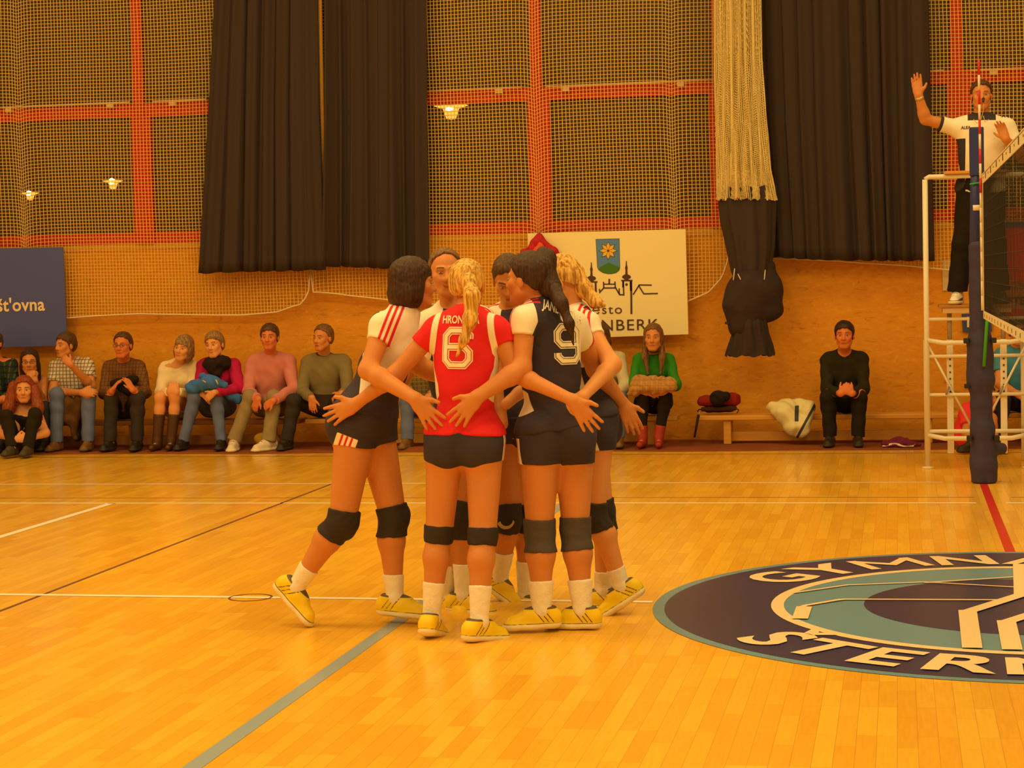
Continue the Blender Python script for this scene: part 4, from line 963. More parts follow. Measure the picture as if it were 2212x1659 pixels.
# ---- short dark hair, leaning in from the left
YA = -4.88
J = J_(dict(head=(893, 612, 0), n=(878, 664, .0), sa=(826, 708, -.15), sb=(868, 712, .13), ea=(795, 800, -.24), eb=(905, 790, .25), wa=(898, 862, -.36), wb=(985, 830, .30),
            ha=(772, 905, -.06), hb=(802, 905, .06), ka=(740, 1128, -.08), kb=(850, 1118, .06), aa=(640, 1268, -.06), ab=(853, 1292, .05)), YA,
       fr=(.93, .20, -.25), frp=(.95, .15, 0), hf=(.86, .42, -.22), ta=(.62, -.12, -.62), tb=(.93, -.12, -.05), ra=(.60, 0, .75))
pa = person(J, 'person in a navy and white jersey with a short dark bob, leaning in', group='players in the huddle', h=H_, skin='warm', female=True, dims=dict(women, hw=.150, hd=.135, th=.104, ca=.062, kn=.062, ar=.050, fa=.044, wr=.028, bum=1.05, ww=.12, wd=.105),
            hair=dict(kind='bob', m=BR, puff=.004), hands=dict(a=hd_((898, 862), (946, 922), (950, 864), YA-.36, k=1.0, n=(0, -1, .05), spread=.2)),
            top=dict(m=JERSEY, sleeve=.34, hem=.06, collar=.01, name='jersey', hip=True, wob=(.0050, 25),
                     f=lambda v, o: (lambda p: dict(white=np.where(p[:, 2] > .30, np.maximum(p[:, 1]+.052+(p[:, 2]-.30)*.25, np.abs(p[:, 0])-.145), np.minimum(p[:, 1]+.115-(.30-p[:, 2])*.30, np.interp(p[:, 2], [.08, .16, .24, .30], [-.10, -.02, .03, .06])-p[:, 1])),
                                                    stripes=shoulder_stripes(v, o, J, (.03, .03))))(loc(v, o))),
            bottom=dict(m=SHORTS, len=.26, waist=.10, f=lambda v, o: shorts_f(-.035, -1, -.075)(v, o), name='shorts', t=.011, wob=(.003, 24)),
            pads=dict(m=PAD, up=.88, dn=.22, t=.010), sock=dict(m=SOCK, len=.30), shoes=dict(m=SHOE, k=1.02))

# ---- tall one facing the camera
YB = -4.42
J = J_(dict(head=(962, 590, -.06), n=(975, 660, 0), sa=(920, 700, .03), sb=(1042, 690, 0), ea=(880, 800, .08), eb=(1065, 790, .1), wa=(830, 880, -.10), wb=(1080, 880, 0),
            ha=(965, 935, 0), hb=(1032, 935, 0), ka=(962, 1120, -.04), kb=(998, 1118, -.04), aa=(965, 1290, .02), ab=(1000, 1288, -.03)), YB,
       fr=(.1, -1, -.05), hf=(.30, -.9, -.28), ta=(.6, -.5, -.05), tb=(.93, -.15, -.05))
pb = person(J, 'person with tied-back brown hair and earrings, smiling toward the camera from inside the huddle', group='players in the huddle', h=H_, skin='warm', female=True, dims=women,
            hair=dict(kind='swept', m=LB, extra=[('ponytail', lambda c, R, k: [rc(c+R@V(0, -.11, .02), c+R@V(0, -.13, -.10), .03, .018, .02)])]), smile=1.0, head=dict(eye=.6),
            top=dict(m=JERSEY, sleeve=.34, hem=-.02, collar=.01, vneck=.9, name='jersey', hip=True,
                     f=lambda v, o: (lambda p: dict(white=np.where(p[:, 2] > .30, np.abs(p[:, 0])-np.interp(p[:, 2], [.30, .40, .5], [.15, .10, .035]), np.abs(p[:, 0])-.30), stripes=shoulder_stripes(v, o, J)))(loc(v, o))),
            bottom=dict(m=SHORTS, len=.26, waist=.04, f=lambda v, o: shorts_f(0, 1, 0)(v, o), name='shorts'),
            pads=dict(m=PAD, up=.80, dn=.25, t=.010), sock=dict(m=SOCK, len=.42), shoes=dict(m=SHOE, k=1.0))
for s in (-1, 1):
    v_, q_ = solid([el(pb['hc']+pb['hR']@V(s*.082, -.004, -.042), V(.006, .006, .007), None, .001)], .003)
    raw_obj('earring', v_, q_, mat('gold', (.85, .55, .2), .25, 1.0), pb['root'])

# ---- face down between the libero and number 9
YD = -4.12
J = J_(dict(head=(1100, 603, -.06), n=(1105, 660, 0), sa=(1048, 700, .02), sb=(1160, 700, .04), ea=(1030, 800, .1), eb=(1180, 800, .1), wa=(1010, 850, -.2), wb=(1230, 850, 0),
            ha=(1075, 915, 0), hb=(1135, 915, .02), ka=(1098, 1120, -.08), kb=(1140, 1115, .02), aa=(1080, 1250, -.02), ab=(1135, 1290, .05)), YD,
       fr=(-.15, -1, -.1), hf=(.12, -.72, -.62), hu=(0, -.5, .86), ta=(.80, -.25, -.50), tb=(.5, -.7, -.05), ra=(.45, 0, .85))
pd = person(J, 'person with dark hair looking down, half hidden between the numbers 6 and 9', group='players in the huddle', h=H_, skin='warm', female=True, dims=women,
            hair=dict(kind='tied', m=DB), head=dict(eye=.55), top=dict(m=JERSEY, sleeve=.34, hem=-.02, collar=.01, vneck=.9, name='jersey', hip=True,
                     f=lambda v, o: (lambda p: dict(white=np.where(p[:, 2] > .28, np.abs(p[:, 0])-np.interp(p[:, 2], [.28, .40, .5], [.15, .09, .03]), np.abs(p[:, 0])-.13), stripes=shoulder_stripes(v, o, J)))(loc(v, o))),
            bottom=dict(m=SHORTS, len=.24, waist=.04, f=lambda v, o: shorts_f(0, 1, 0)(v, o), name='shorts'),
            pads=dict(m=PAD, up=.86, dn=.18, t=.014), sock=dict(m=SOCK, len=.45), shoes=dict(m=SHOE, k=.98))
# the crescent mark on her knee pad
kc = J['ka']; bvp = bvh_of(pd['pada'])
crs = []; N_ = 16
for i in range(N_+1):
    t = math.radians(200+150*i/N_); crs.append((.045*math.cos(t), .045*math.sin(t)))
for i in range(N_, -1, -1):
    t = math.radians(200+150*i/N_); crs.append((.033*math.cos(t)+.006, .036*math.sin(t)+.008))
n_ = len(crs); fs_ = [(i, i+1, n_-2-i, n_-1-i) for i in range(N_)]
wrap('pad_mark', (crs, fs_), lambda u, v: kc+V(u+.0, -.4, v+.0), bvp, V(0, 1, 0), mat('mark_tan', (.50, .38, .24), .6), pd['pada'], off=.003, sub=.02)

# ---- blond one on the right
YF = -4.52
J = J_(dict(head=(1212, 607, -.02), n=(1240, 668, 0), sa=(1268, 704, -.13), sb=(1235, 706, .15), ea=(1322, 788, -.20), eb=(1190, 790, .25), wa=(1258, 858, -.48), wb=(1120, 850, .1),
            ha=(1296, 905, -.05), hb=(1272, 905, .06), ka=(1283, 1112, -.03), kb=(1302, 1106, .10), aa=(1343, 1268, .0), ab=(1302, 1278, .12)), YF,
       fr=(-.95, .12, -.15), frp=(-.97, .1, 0), hf=(-.88, .10, -.42), hu=(-.45, 0, .9), ta=(-.80, -.22, -.50), tb=(-.9, -.3, -.1), ra=(-.45, 0, .85))
pf = person(J, 'person with a wavy blond ponytail, rightmost player of the huddle', group='players in the huddle', h=H_, skin='fair', female=True, dims=dict(women, hw=.13, hd=.100, bum=.7, th=.080, kn=.052, ca=.055, ar=.046, wd=.095),
            hair=dict(kind='tied', m=BL, extra=[('ponytail', [rc(at(1216, 572, YF), at(1240, 590, YF-.02), .036, .044, .03), rc(at(1240, 590, YF-.02), at(1262, 625, YF-.03), .044, .040, .03), rc(at(1262, 625, YF-.03), at(1285, 652, YF-.05), .036, .028, .03), rc(at(1285, 652, YF-.05), at(1304, 660, YF-.06), .026, .012, .03)]),
                                                ('hair_clip', [rc(at(1212, 566, YF-.09), at(1224, 574, YF-.09), .010, k=.004)])]),
            hands=dict(a=hd_((1258, 858), (1212, 905), (1222, 862), YF-.48, k=.95, n=(0, -1, 0), curl=.25)),
            top=dict(m=JERSEY, sleeve=.30, hem=.02, collar=.01, name='jersey', hip=True,
                     f=lambda v, o: (lambda p: dict(white=np.where(p[:, 2] > .26, np.maximum(p[:, 1]+.070, np.abs(p[:, 0])-.09), p[:, 1]+.02), stripes=shoulder_stripes(v, o, J)))(loc(v, o))),
            bottom=dict(m=SHORTS, len=.30, waist=.08, f=lambda v, o: shorts_f(.02, -1, .02)(v, o), name='shorts', t=.012),
            pads=dict(m=PAD, up=.86, dn=.20, t=.009), sock=dict(m=SOCK, len=.26), shoes=dict(m=SHOE, k=1.0))

# ================================================================== NET POST, NET, REFEREE STAND
BLU = mat('post_blue', (.030, .040, .22), .35); PADB = mat('padding_navy', (.045, .038, .10), .7, bump=.2, bscale=14)
def post():
    c = V(.0, 1.29, 0); t = empty('net_post', c, 'blue net post, padded in dark blue cloth below, beside the referee stand', 'post')
    x = lambda px, py: at(px, py, 1.29)
    zt, zp = x(2110, 275)[2], x(2110, 515)[2]
    px_ = lambda py: x(np.interp(py, [275, 500, 1043], [2109, 2108.5, 2126]), py)[0]
    top_, mid_, low_ = V(px_(275), 1.29, zt), V(px_(520), 1.29, zp), V(px_(1043), 1.29, 0)
    MB().tube([V(c[0]-.05, 1.29, zp-.3), V(top_[0], 1.29, zt)], .038, 20).build('pole', BLU, t, True)
    MB().box((top_[0]-.052, 1.24, zt-.36), (top_[0]+.052, 1.34, zt+.0)).build('winch_head', BLU, t, bevel=.01)
    z = lambda py: x(2110, py)[2]
    xx = lambda py: px_(py)
    P = [rc(V(xx(535)-.0, 1.29, z(535)), V(xx(720), 1.29, z(720)), .060, .072, .03), rc(V(xx(735), 1.29, z(745)), V(xx(800), 1.29, z(820)), .098, .100, .05), rc(V(xx(820), 1.29, z(820)), V(xx(900), 1.29, z(930)), .084, .082, .05),
         rc(V(xx(930), 1.29, z(930)), V(xx(1000), 1.29, z(1000)), .085, .098, .05), rc(V(xx(1000), 1.29, z(1000)), V(xx(1043), 1.29, .0), .098, .094, .03), rc(V(xx(960)+.02, 1.33, z(972)), V(xx(970)+.135, 1.36, z(972)), .05, .045, .05)]
    sdf_obj('padding', P, .010, PADB, t, wob=(.004, 26), final=lambda X, Y, Z: .003-Z+0*X+0*Y)
    MB().tube([V(px_(449)-.0, 1.29, z(455)), V(px_(449), 1.29, z(443))], .0415, 20).build('white_band', WHITE, t, True)
    for py in (735, 945):
        for s in (-1, 1): MB().box(V(xx(py)+s*.10-.02, 1.20, z(py)-.02), V(xx(py)+s*.10+.02, 1.26, z(py)+.02)).build('buckle', mat('black_strap', (.02, .018, .016), .6), t, bevel=.006)
    MB().box((xx(835)-.125, 1.22, z(838)), (xx(835)-.08, 1.26, z(828))).build('buckle', MATS['black_strap'], t, bevel=.006)
    g = MB(); g.tube([V(px_(398)+.05, 1.24, z(398)), V(px_(450)+.045, 1.24, z(450)), V(px_(515)+.03, 1.24, z(515))], .006, 6)
    g.build('green_cord', mat('cord_green', (.03, .45, .06), .6), t, True)
    g = MB(); g.tube([V(px_(635)+.062, 1.20, z(635)), V(px_(690)+.055, 1.185, z(690)), V(px_(790)+.02, 1.17, z(790))], .012, 8)
    g.build('green_strap', mat('strap_green', (.06, .42, .02), .6), t, True)
    g = MB(); g.tube([V(px_(398)-.05, 1.235, z(398)), V(px_(394)+.06, 1.235, z(394))], .006, 6).build('green_loop', MATS['cord_green'], t, True)
    g = MB(); g.tube([V(.0, .05, 2.20), V(px_(375)+.02, 1.25, z(372))], .005, 6).build('net_line', WHITE, t, True)
    g = MB(); g.tube([V(-.004, .05, 1.26), V(px_(630)+.05, 1.24, z(630))], .005, 6).build('net_line', WHITE, t, True)
    return t
post()
# net plane: x = 0, running toward the camera from the far sideline
TZ, BZ = at(2123, 375, .02)[2], at(2127, 688, .02)[2]
xN = lambda py: at(np.interp(py, [130, 375, 690], [2114, 2122, 2128]), py, 0)[0]
xt = (xN(375)+xN(690))/2
nt_ = empty('volleyball_net', V(xt, -4.5, BZ), 'volleyball net with white bands stretched toward the camera at the right edge', 'net')
BAND = mat('band_white', (.82, .74, .54), .6); BLK = mat('net_black', (.020, .014, .010), .7)
y0, y1 = .02, -9.3
MB().box((xt-.004, y1, TZ-.068), (xt+.004, y0, TZ)).build('top_band', BAND, nt_)
MB().box((xt-.004, y1, BZ), (xt+.004, y0, BZ+.052)).build('bottom_band', BAND, nt_)
MB().box((xt-.006, y0-.05, BZ), (xt+.006, y0, TZ)).build('side_band', BAND, nt_)
nm_ = MB()
for i in range(94): nm_.tube([V(xt, y0-.06-i*.0985, BZ+.05), V(xt, y0-.06-i*.0985, TZ-.06)], .0022, 4, False)
for j in range(10): nm_.tube([V(xt, y0, BZ+.08+j*.0875), V(xt, y1, BZ+.08+j*.0875)], .0022, 4, False)
nm_.build('mesh', BLK, nt_)
MB().tube([V(xt, y1, TZ-.01), V(xt, y0+.02, TZ-.01)], .006, 6).build('top_cable', mat('steel', (.5, .42, .3), .35, .6), nt_, True)
lm = MB()
for i in range(26):
    y = y0-.16-i*.36; hgt = .036 if i % 2 == 1 else .012
    lm.box((xt-.0065, y-.03*hgt/.036, TZ-.034-hgt/2), (xt-.0045, y+.03*hgt/.036, TZ-.034+hgt/2)); lm.box((xt-.0065, y-.006, BZ+.013), (xt-.0045, y+.006, BZ+.036))
lm.build('band_mark', mat('band_ink', (.10, .07, .05), .6), nt_)
an = empty('net_antenna', V(xt, 0, BZ), 'red and white striped antenna standing up from the net', 'antenna')
zt_ = at(2114, 130, 0)[2]; n_st = 18; bot = BZ-.0; a0, a1 = V(xt-.012, .0, BZ), V(at(2114, 130, 0)[0], .0, zt_)
ar = MB(); aw = MB(); L_ = np.linalg.norm(a1-a0); ns = int(L_/.10)
for i in range(ns):
    p, q = a1+(a0-a1)*(i*.1/L_), a1+(a0-a1)*((i+1)*.1/L_)
    (ar if i % 2 == 0 and i < 10 else aw).tube([p, q], .0085 if i < 10 else .009, 10)
ar.build('red_bands', mat('antenna_red', (.62, .02, .03), .4), an, True); aw.build('white_bands', mat('antenna_white', (.86, .74, .52), .4), an, True)
# ---- referee stand
YS = 2.37
st = empty('referee_stand', V(0, 2.6, 0), 'white tubular referee stand with the referee on it', 'stand')
sx = lambda px, py, Y=YS: at(px, py, Y)
ZS = lambda py, px=2000, Y=YS: at(px, py, Y)[2]
xl, xr = (sx(2000, 500)[0]+sx(2003, 900)[0])/2, 0; xc = sx(2111, 800)[0]; xr = 2*xc-xl
zr = ZS(388); YB2 = YS+.62
for x in (xl, xr):
    MB().tube([V(x, YS, .012), V(x, YS, zr)], .022, 14).build('leg', WHITE, st, True)
    MB().lathe(V(x, YS, 0), [(0, .0), (.05, 0), (.05, .012), (.026, .018), (.0, .02)], 20).build('foot_plate', CREAM, st, True)
    MB().tube([V(x, YB2, .012), V(x, YB2, ZS(740))], .020, 14).build('leg', WHITE, st, True)
    m_ = MB()
    for py in (740, 937): m_.tube([V(x, YS, ZS(py)), V(x, YB2, ZS(py))], .016, 10)
    m_.build('side_rail', WHITE, st, True)
MB().tube([V(xl, YS, zr), V(xl+.03, YS, zr+.02), V(xr-.03, YS, zr+.02), V(xr, YS, zr)], .020, 12).build('top_rail', WHITE, st, True)
MB().box((xl+.15, YS-.05, zr+.035), (xr-.15, YS+.11, zr+.060)).build('desk_board', WOODB, st, bevel=.006)
cxl, cxr = sx(2053, 850)[0], sx(2169, 850)[0]
for x in (cxl, cxr):
    MB().box((x-.026, YS+.02, .12), (x+.026, YS+.07, ZS(735))).build('column', WHITE, st, bevel=.005)
    MB().tube([V(x, YS+.045, ZS(735)), V(x, YS+.045, ZS(660)-.04)], .019, 12).build('inner_column', mat('grey_steel', (.42, .36, .28), .4, .4), st, True)
    hd = MB()
    for k in range(6): hd.box((x-.006, YS+.012, ZS(777+k*14)-.006), (x+.006, YS+.022, ZS(777+k*14)+.006))
    hd.build('pin_holes', mat('hole_dark', (.05, .03, .02), .8), st)
    MB().tube([V(x-.01, YS+.0, ZS(836)), V(x-.035, YS-.03, ZS(852))], .008, 8).build('pin_handle', mat('pin_steel', (.3, .25, .2), .4), st, True)
for k, (py, Yr) in enumerate(((690, YS), (770, YS), (853, YS))):
    MB().tube([V(xl, Yr, ZS(py)), V(xr, Yr, ZS(py))], .014, 10).build('ladder_rail', WHITE, st, True)
for py in (735, 940):
    z_ = ZS(py); MB().tube([V(xl, YS, z_), V(cxl-.05, YS-.10, z_-.02), V(cxr+.05, YS-.10, z_-.02), V(xr, YS, z_)], .019, 12).build('front_bow', WHITE, st, True)
MB().tube([V(xl, YS, ZS(932)), V(xr, YS, ZS(932))], .017, 10).build('base_rail', WHITE, st, True)
for s_, x0_, x1_ in ((0, xl, sx(2097, 915)[0]), (1, xr, 2*xc-sx(2097, 915)[0])):
    MB().tube([V(x0_, YS+.0, ZS(740)), V(x1_, YS+.02, ZS(920))], .0095, 8).build('brace', WHITE, st, True)
zp = ZS(660); PLz = zp
pf_ = MB(); pf_.box((sx(2028, 665)[0], YS-.06, zp-.022), (2*xc-sx(2028, 665)[0], YS+.50, zp)); pf_.build('platform', mat('platform_wood', (.45, .20, .04), .5), st, bevel=.004)
MB().box((sx(2036, 665)[0], YS-.05, zp-.065), (2*xc-sx(2036, 665)[0], YS+.45, zp-.022)).build('platform_frame', mat('frame_cream', (.66, .48, .25), .5), st, bevel=.004)
for x in (cxl, cxr): MB().tube([V(x, YS+.045, ZS(740)), V(x, YS+.4, zp-.05)], .014, 8).build('platform_strut', WHITE, st, True)

# ---- referee
BKT = mat('trousers_black', (.018, .013, .011), .8, bump=.1, bscale=30, spec=.15); POLO = paint('polo_white', (.90, .84, .70), [('dark', (.035, .032, .045)), ('mark', (.10, .24, .50))], rough=.8, bump=.15, bscale=22)
YR = YS+.14
J = J_(dict(head=(2120, 206, -.02), n=(2120, 252, 0), sa=(2066, 276, 0), sb=(2175, 274, 0), ea=(1999, 258, -.06), eb=(2206, 338, -.06), wa=(1984, 205, -.12), wb=(2172, 300, -.25),
            ha=(2094, 408, 0), hb=(2142, 408, 0), ka=(2078, 525, -.03), kb=(2152, 525, -.03)), YR, fr=(.0, -1, 0), hf=(.02, -1, -.05), ta=(-.18, -1, 0), tb=(.2, -1, 0))
J['aa'] = V(at(2068, 645, YR)[0], YR, PLz+.092); J['ab'] = V(at(2160, 645, YR)[0], YR, PLz+.092)
men = dict(hw=.165, hd=.115, ww=.155, wd=.115, cw=.175, cd=.120, nr=.062, th=.090, kn=.062, ca=.060, an=.040, ar=.056, fa=.045, wr=.030)
def ref_f(v, o):
    p = loc(v, o); x, y, z = p[:, 0], p[:, 1], p[:, 2]
    cuff = np.full(len(v), -1.0)
    for q in 'ab':
        s_, e_ = J['s'+q], J['e'+q]; t = (v-s_)@nz(e_-s_); far = np.linalg.norm(v-s_-np.outer(t, nz(e_-s_)), axis=1); cuff = np.maximum(cuff, np.minimum(np.minimum(t-(.55*np.linalg.norm(e_-s_)-.018), .09-far), np.abs(x)-.2))
    side = np.minimum(np.minimum(-x-.125, .40-z), .6-np.abs(y)); col = np.minimum(z-(o['L']-.035), .11-np.abs(x))
    sh = np.minimum(.006-np.abs(((x-.16)/.024+.5) % 1-.5)*.024, np.minimum(.045-np.abs(x-.19), np.minimum(z-.43, -y+.04)))
    return dict(dark=np.maximum(np.maximum(cuff, side), np.maximum(col, sh)), mark=np.minimum(np.minimum(.012-np.abs(x-.105), .035-np.abs(z-.40)), -y))
REFSHOE = paint('white_court_shoe', (.86, .80, .66), [('toe', (.06, .06, .09)), ('lace', (.05, .05, .08)), ('sole', (.80, .66, .38))], rough=.5, bump=.03)
DKSHOE = paint('dark_shoe', (.035, .028, .022), [('lace', (.10, .08, .05)), ('sole', (.07, .05, .03))], rough=.5, bump=.03)
rf = person(J, 'person in a white polo and black trousers on the referee stand, arm raised', h=.0068, skin='warm', dims=men, hair=dict(kind='high', m=hair_mat('hair_cropped', (.05, .022, .008), (.10, .05, .02))),
            hands=dict(a=hd_((1984, 205), (1976, 145), (2002, 170), YR-.12, k=1.02, n=(0, 1, 0), spread=.05, curl=.1), b=hd_((2172, 300), (2152, 245), (2150, 280), YR-.25, k=.95, n=(.3, 1, 0), spread=.05, curl=.35)),
            top=dict(m=POLO, sleeve=.55, hem=-.02, collar=.03, t=.016, name='polo_shirt', f=ref_f, hip=True, wob=(.005, 22)), bottom=dict(m=BKT, len=1.96, flare=.03, t=.014))
rf['shoea'], _g = shoe(J['aa'], J['ta'], REFSHOE, rf['root'], 1.05, .0055); shoe(J['ab'], J['tb'], DKSHOE, rf['root'], 1.05, .0055)
g_ = MB()
nk = at(2108, 268, YR-.13); nk2 = at(2128, 222, YR-.15)
g_.tube([at(2103, 258, YR-.14), at(2110, 266, YR-.15), at(2118, 262, YR-.15), at(2124, 240, YR-.14), at(2124, 218, YR-.15)], .003, 6); g_.tube([at(2136, 258, YR-.14), at(2128, 264, YR-.15), at(2124, 250, YR-.145)], .003, 6)
g_.build('whistle_cord', mat('cord_tan', (.6, .42, .15), .7), rf['root'], True)
v_, q_ = solid([rc(at(2124, 213, YR-.155), at(2124, 219, YR-.165), .011, .009, .004)], .003); wh = raw_obj('whistle', v_, q_, mat('whistle_black', (.02, .02, .02), .3), rf['root'])
wr_ = lerp(J['ea'], J['wa'], .86); dd = nz(J['wa']-J['ea']); MB().tube([wr_-dd*.012, wr_+dd*.012], .036, 16).build('wrist_watch', mat('watch_gold', (.6, .42, .18), .35, .5), rf['root'], True)
wrap('chest_mark', text2d('ALEA', .035, .001, .9), lambda u, v: at(2090, 271, YR-.5)+V(u, 0, v), bvh_of(rf['top']), V(0, 1, 0), mat('ink_dark', (.06, .05, .06), .7), rf['top'], off=.003)

# ================================================================== SPECTATORS
YSP = dict(head=4.50, n=4.60, sa=4.60, sb=4.60, ea=4.46, eb=4.46, wa=4.24, wb=4.24, ha=4.68, hb=4.68, ka=4.26, kb=4.26, aa=4.24, ab=4.24)
def seated(px, hf=(0, -1, 0), fr=(0, -1, .0), Y=YSP, dY=0.0, hipw=.10, **kw):
    J = {}
    for k in ('head', 'n', 'sa', 'sb', 'ea', 'eb', 'wa', 'wb', 'ka', 'kb', 'aa', 'ab'):
        v = px[k]; v = (v[0], v[1]-(11 if k in ('n', 'sa', 'sb') else 0))+tuple(v[2:]); J[k] = at(v[0], v[1], Y[k]+dY+(v[2] if len(v) > 2 else 0))
    for k in ('aa', 'ab'): J[k][2] = kw.get('az', .105)
    hx = px.get('hip', (px['n'][0], 885)); h = at(hx[0], hx[1], Y['ha']+dY); h[2] = kw.get('hz', .40)
    J['ha'] = h-V(hipw, 0, 0); J['hb'] = h+V(hipw, 0, 0)
    J['hf'] = V(*hf); J['fr'] = V(*fr); J['ta'] = V(*kw.get('ta', (-.1, -1, 0))); J['tb'] = V(*kw.get('tb', (.1, -1, 0)))
    if 'hu' in kw: J['hu'] = V(*kw['hu'])
    return J
MEN = dict(hw=.160, hd=.125, ww=.150, wd=.115, cw=.168, cd=.115, nr=.058, th=.082, kn=.060, ca=.056, an=.042, ar=.052, fa=.042, wr=.028)
WOM = dict(hw=.155, hd=.115, ww=.125, wd=.095, cw=.140, cd=.098, nr=.045, bust=.35, th=.078, kn=.054, ca=.050, an=.036, ar=.042, fa=.035, wr=.024)
_person = person
def person(J, label, **kw):
    kw.setdefault('head', dict(k=1.07)); kw.setdefault('group', 'spectators along the wall'); return _person(J, label, **kw)
def cloth(n, c, b=.15): return mat('cloth_'+n, c, .85, bump=b, bscale=26, spec=.15)
JEAN = cloth('denim', (.13, .17, .36)); JEAND = cloth('dark_denim', (.035, .035, .055)); SH_BR = paint('shoe_brown', (.20, .09, .03), [('sole', (.12, .08, .04))], rough=.5)
SH_BK = paint('shoe_black', (.022, .017, .013), [('sole', (.035, .025, .02))], rough=.5); HS = .0078
def plaid(n, a, b, c, ps=.038):
    m = mat('plaid_'+n, a, .85, bump=.12, bscale=26, spec=.15); nt = m.node_tree; bs = nt.nodes['Principled BSDF']; tc = [x for x in nt.nodes if x.type == 'TEX_COORD'][0]
    sp = nt.nodes.new('ShaderNodeSeparateXYZ'); nt.links.new(tc.outputs['Object'], sp.inputs[0]); last = None
    for ax, colr in ((0, b), (2, c)):
        d = nt.nodes.new('ShaderNodeMath'); d.operation = 'PINGPONG'; d.inputs[1].default_value = ps/2; nt.links.new(sp.outputs[ax], d.inputs[0])
        l = nt.nodes.new('ShaderNodeMapRange'); l.inputs[1].default_value = ps*.09; l.inputs[2].default_value = ps*.17; l.inputs[3].default_value = .85; l.inputs[4].default_value = 0; nt.links.new(d.outputs[0], l.inputs[0])
        mx = nt.nodes.new('ShaderNodeMix'); mx.data_type = 'RGBA'; nt.links.new(l.outputs[0], mx.inputs[0])
        if last is None: mx.inputs[6].default_value = (*a, 1)
        else: nt.links.new(last, mx.inputs[6])
        mx.inputs[7].default_value = (*colr, 1); last = mx.outputs[2]
    nt.links.new(last, bs.inputs['Base Color']); return m
H_DK = hair_mat('hair_near_black', (.022, .010, .005), (.045, .020, .010)); H_BR = hair_mat('hair_mid_brown', (.055, .024, .009), (.11, .05, .018))
H_ASH = hair_mat('hair_ash_blond', (.16, .085, .03), (.40, .24, .09)); H_RED = hair_mat('hair_red', (.20, .035, .008), (.34, .07, .014)); H_SAND = hair_mat('hair_sand', (.12, .055, .018), (.22, .11, .04))
def hnd(J, q, tip, th, k=.92, curl=.5, spread=.06, n=(0, -1, .4)):
    w = J['w'+q]; Y = w[1]; return dict(d=nz(at(tip[0], tip[1], Y+(tip[2] if len(tip) > 2 else 0))-w), t=nz(at(th[0], th[1], Y)-w), n=V(*n), k=k, curl=curl, spread=spread)
def glasses(p, m=None):
    c, R, k = p['hc'], p['hR'], p['hk']; g = MB()
    for s in (-1, 1):
        g.tube([c+R@(V(s*.033+.021*math.cos(t), .100-abs(math.cos(t))*.0, .002+.015*math.sin(t))*k) for t in np.linspace(0, 6.283, 15)], .0020, 5, False)
        g.tube([c+R@(V(s*.054, .099, .006)*k), c+R@(V(s*.080, .02, .004)*k)], .0018, 5)
    g.tube([c+R@(V(-.012, .101, .004)*k), c+R@(V(.012, .101, .004)*k)], .0020, 5)
    g.build('glasses', mat('glasses_black', (.02, .015, .01), .3), p['root'], True)

# 1 cut off by the left edge, dark plaid
J = seated(dict(head=(-16, 742), n=(-8, 790), sa=(-44, 800), sb=(24, 798), ea=(-50, 850), eb=(32, 845), wa=(-30, 868), wb=(6, 862), ka=(-34, 868), kb=(12, 872), aa=(-34, 960), ab=(8, 960)), fr=(.1, -1, 0))
person(J, 'person in a dark green plaid shirt cut off by the left edge', h=HS, dims=MEN, skin='red', hair=dict(kind='short', m=H_BR), top=dict(m=plaid('dark_green', (.020, .040, .024), (.10, .10, .05), (.012, .018, .05), .06), sleeve=1, fore=.9, hem=.0, t=.014), bottom=dict(m=JEAND), shoes=dict(m=SH_BK, k=1.05))
# 2 woman with glasses, chin on hands
J = seated(dict(head=(64, 782, -.04), n=(70, 826), sa=(42, 838), sb=(98, 834), ea=(46, 866), eb=(92, 866), wa=(60, 822, -.02), wb=(76, 822, -.02), ka=(60, 880), kb=(96, 880), aa=(62, 960), ab=(96, 960), hip=(74, 890)), hf=(.35, -1, -.08), fr=(0, -1, -.1))
p = person(J, 'person with glasses and dark hair resting the chin on both hands', h=HS, dims=WOM, skin='warm', female=True, hair=dict(kind='long', m=H_DK, extra=[('hair_lock', lambda c, R, k: [rc(c+R@V(-.078, -.02, -.04), c+R@V(-.080, -.03, -.17), .028, .022, .03)]), ('hair_lock', lambda c, R, k: [rc(c+R@V(.078, -.02, -.04), c+R@V(.080, -.03, -.16), .028, .02, .03)])]),
           hands=dict(a=hnd(J, 'a', (72, 802), (66, 806), curl=.9, n=(-.6, -.7, .2)), b=hnd(J, 'b', (62, 803), (70, 806), curl=.9, n=(.6, -.7, .2))), top=dict(m=cloth('black', (.018, .013, .011)), sleeve=0, strap=False, hem=.0, t=.008, collar=-.03), bottom=dict(m=JEAND, t=.006), shoes=dict(m=SH_BK, k=.9))
glasses(p)
# 4 man, hand to the mouth
J = seated(dict(head=(141, 746, -.05), n=(150, 790), sa=(120, 803), sb=(190, 800), ea=(116, 846), eb=(198, 835, -.05), wa=(178, 848, -.04), wb=(152, 787, -.10), ka=(122, 852), kb=(192, 850), aa=(122, 950), ab=(190, 950), hip=(156, 885)), hf=(-.55, -1, -.22), fr=(-.05, -1, -.1))
person(J, 'person in a light checked short-sleeved shirt and jeans, hand to the mouth', h=HS, dims=dict(MEN, ww=.165, cw=.178), skin='warm', hair=dict(kind='short', m=H_BR),
       hands=dict(a=hnd(J, 'a', (206, 848), (192, 838), curl=.35), b=hnd(J, 'b', (132, 768), (142, 762), curl=1.1, n=(.3, -1, 0))), top=dict(m=plaid('light', (.72, .62, .42), (.12, .12, .26), (.20, .12, .14), .036), sleeve=.62, hem=.0, t=.016), bottom=dict(m=JEAN), shoes=dict(m=SH_BR, k=1.0))
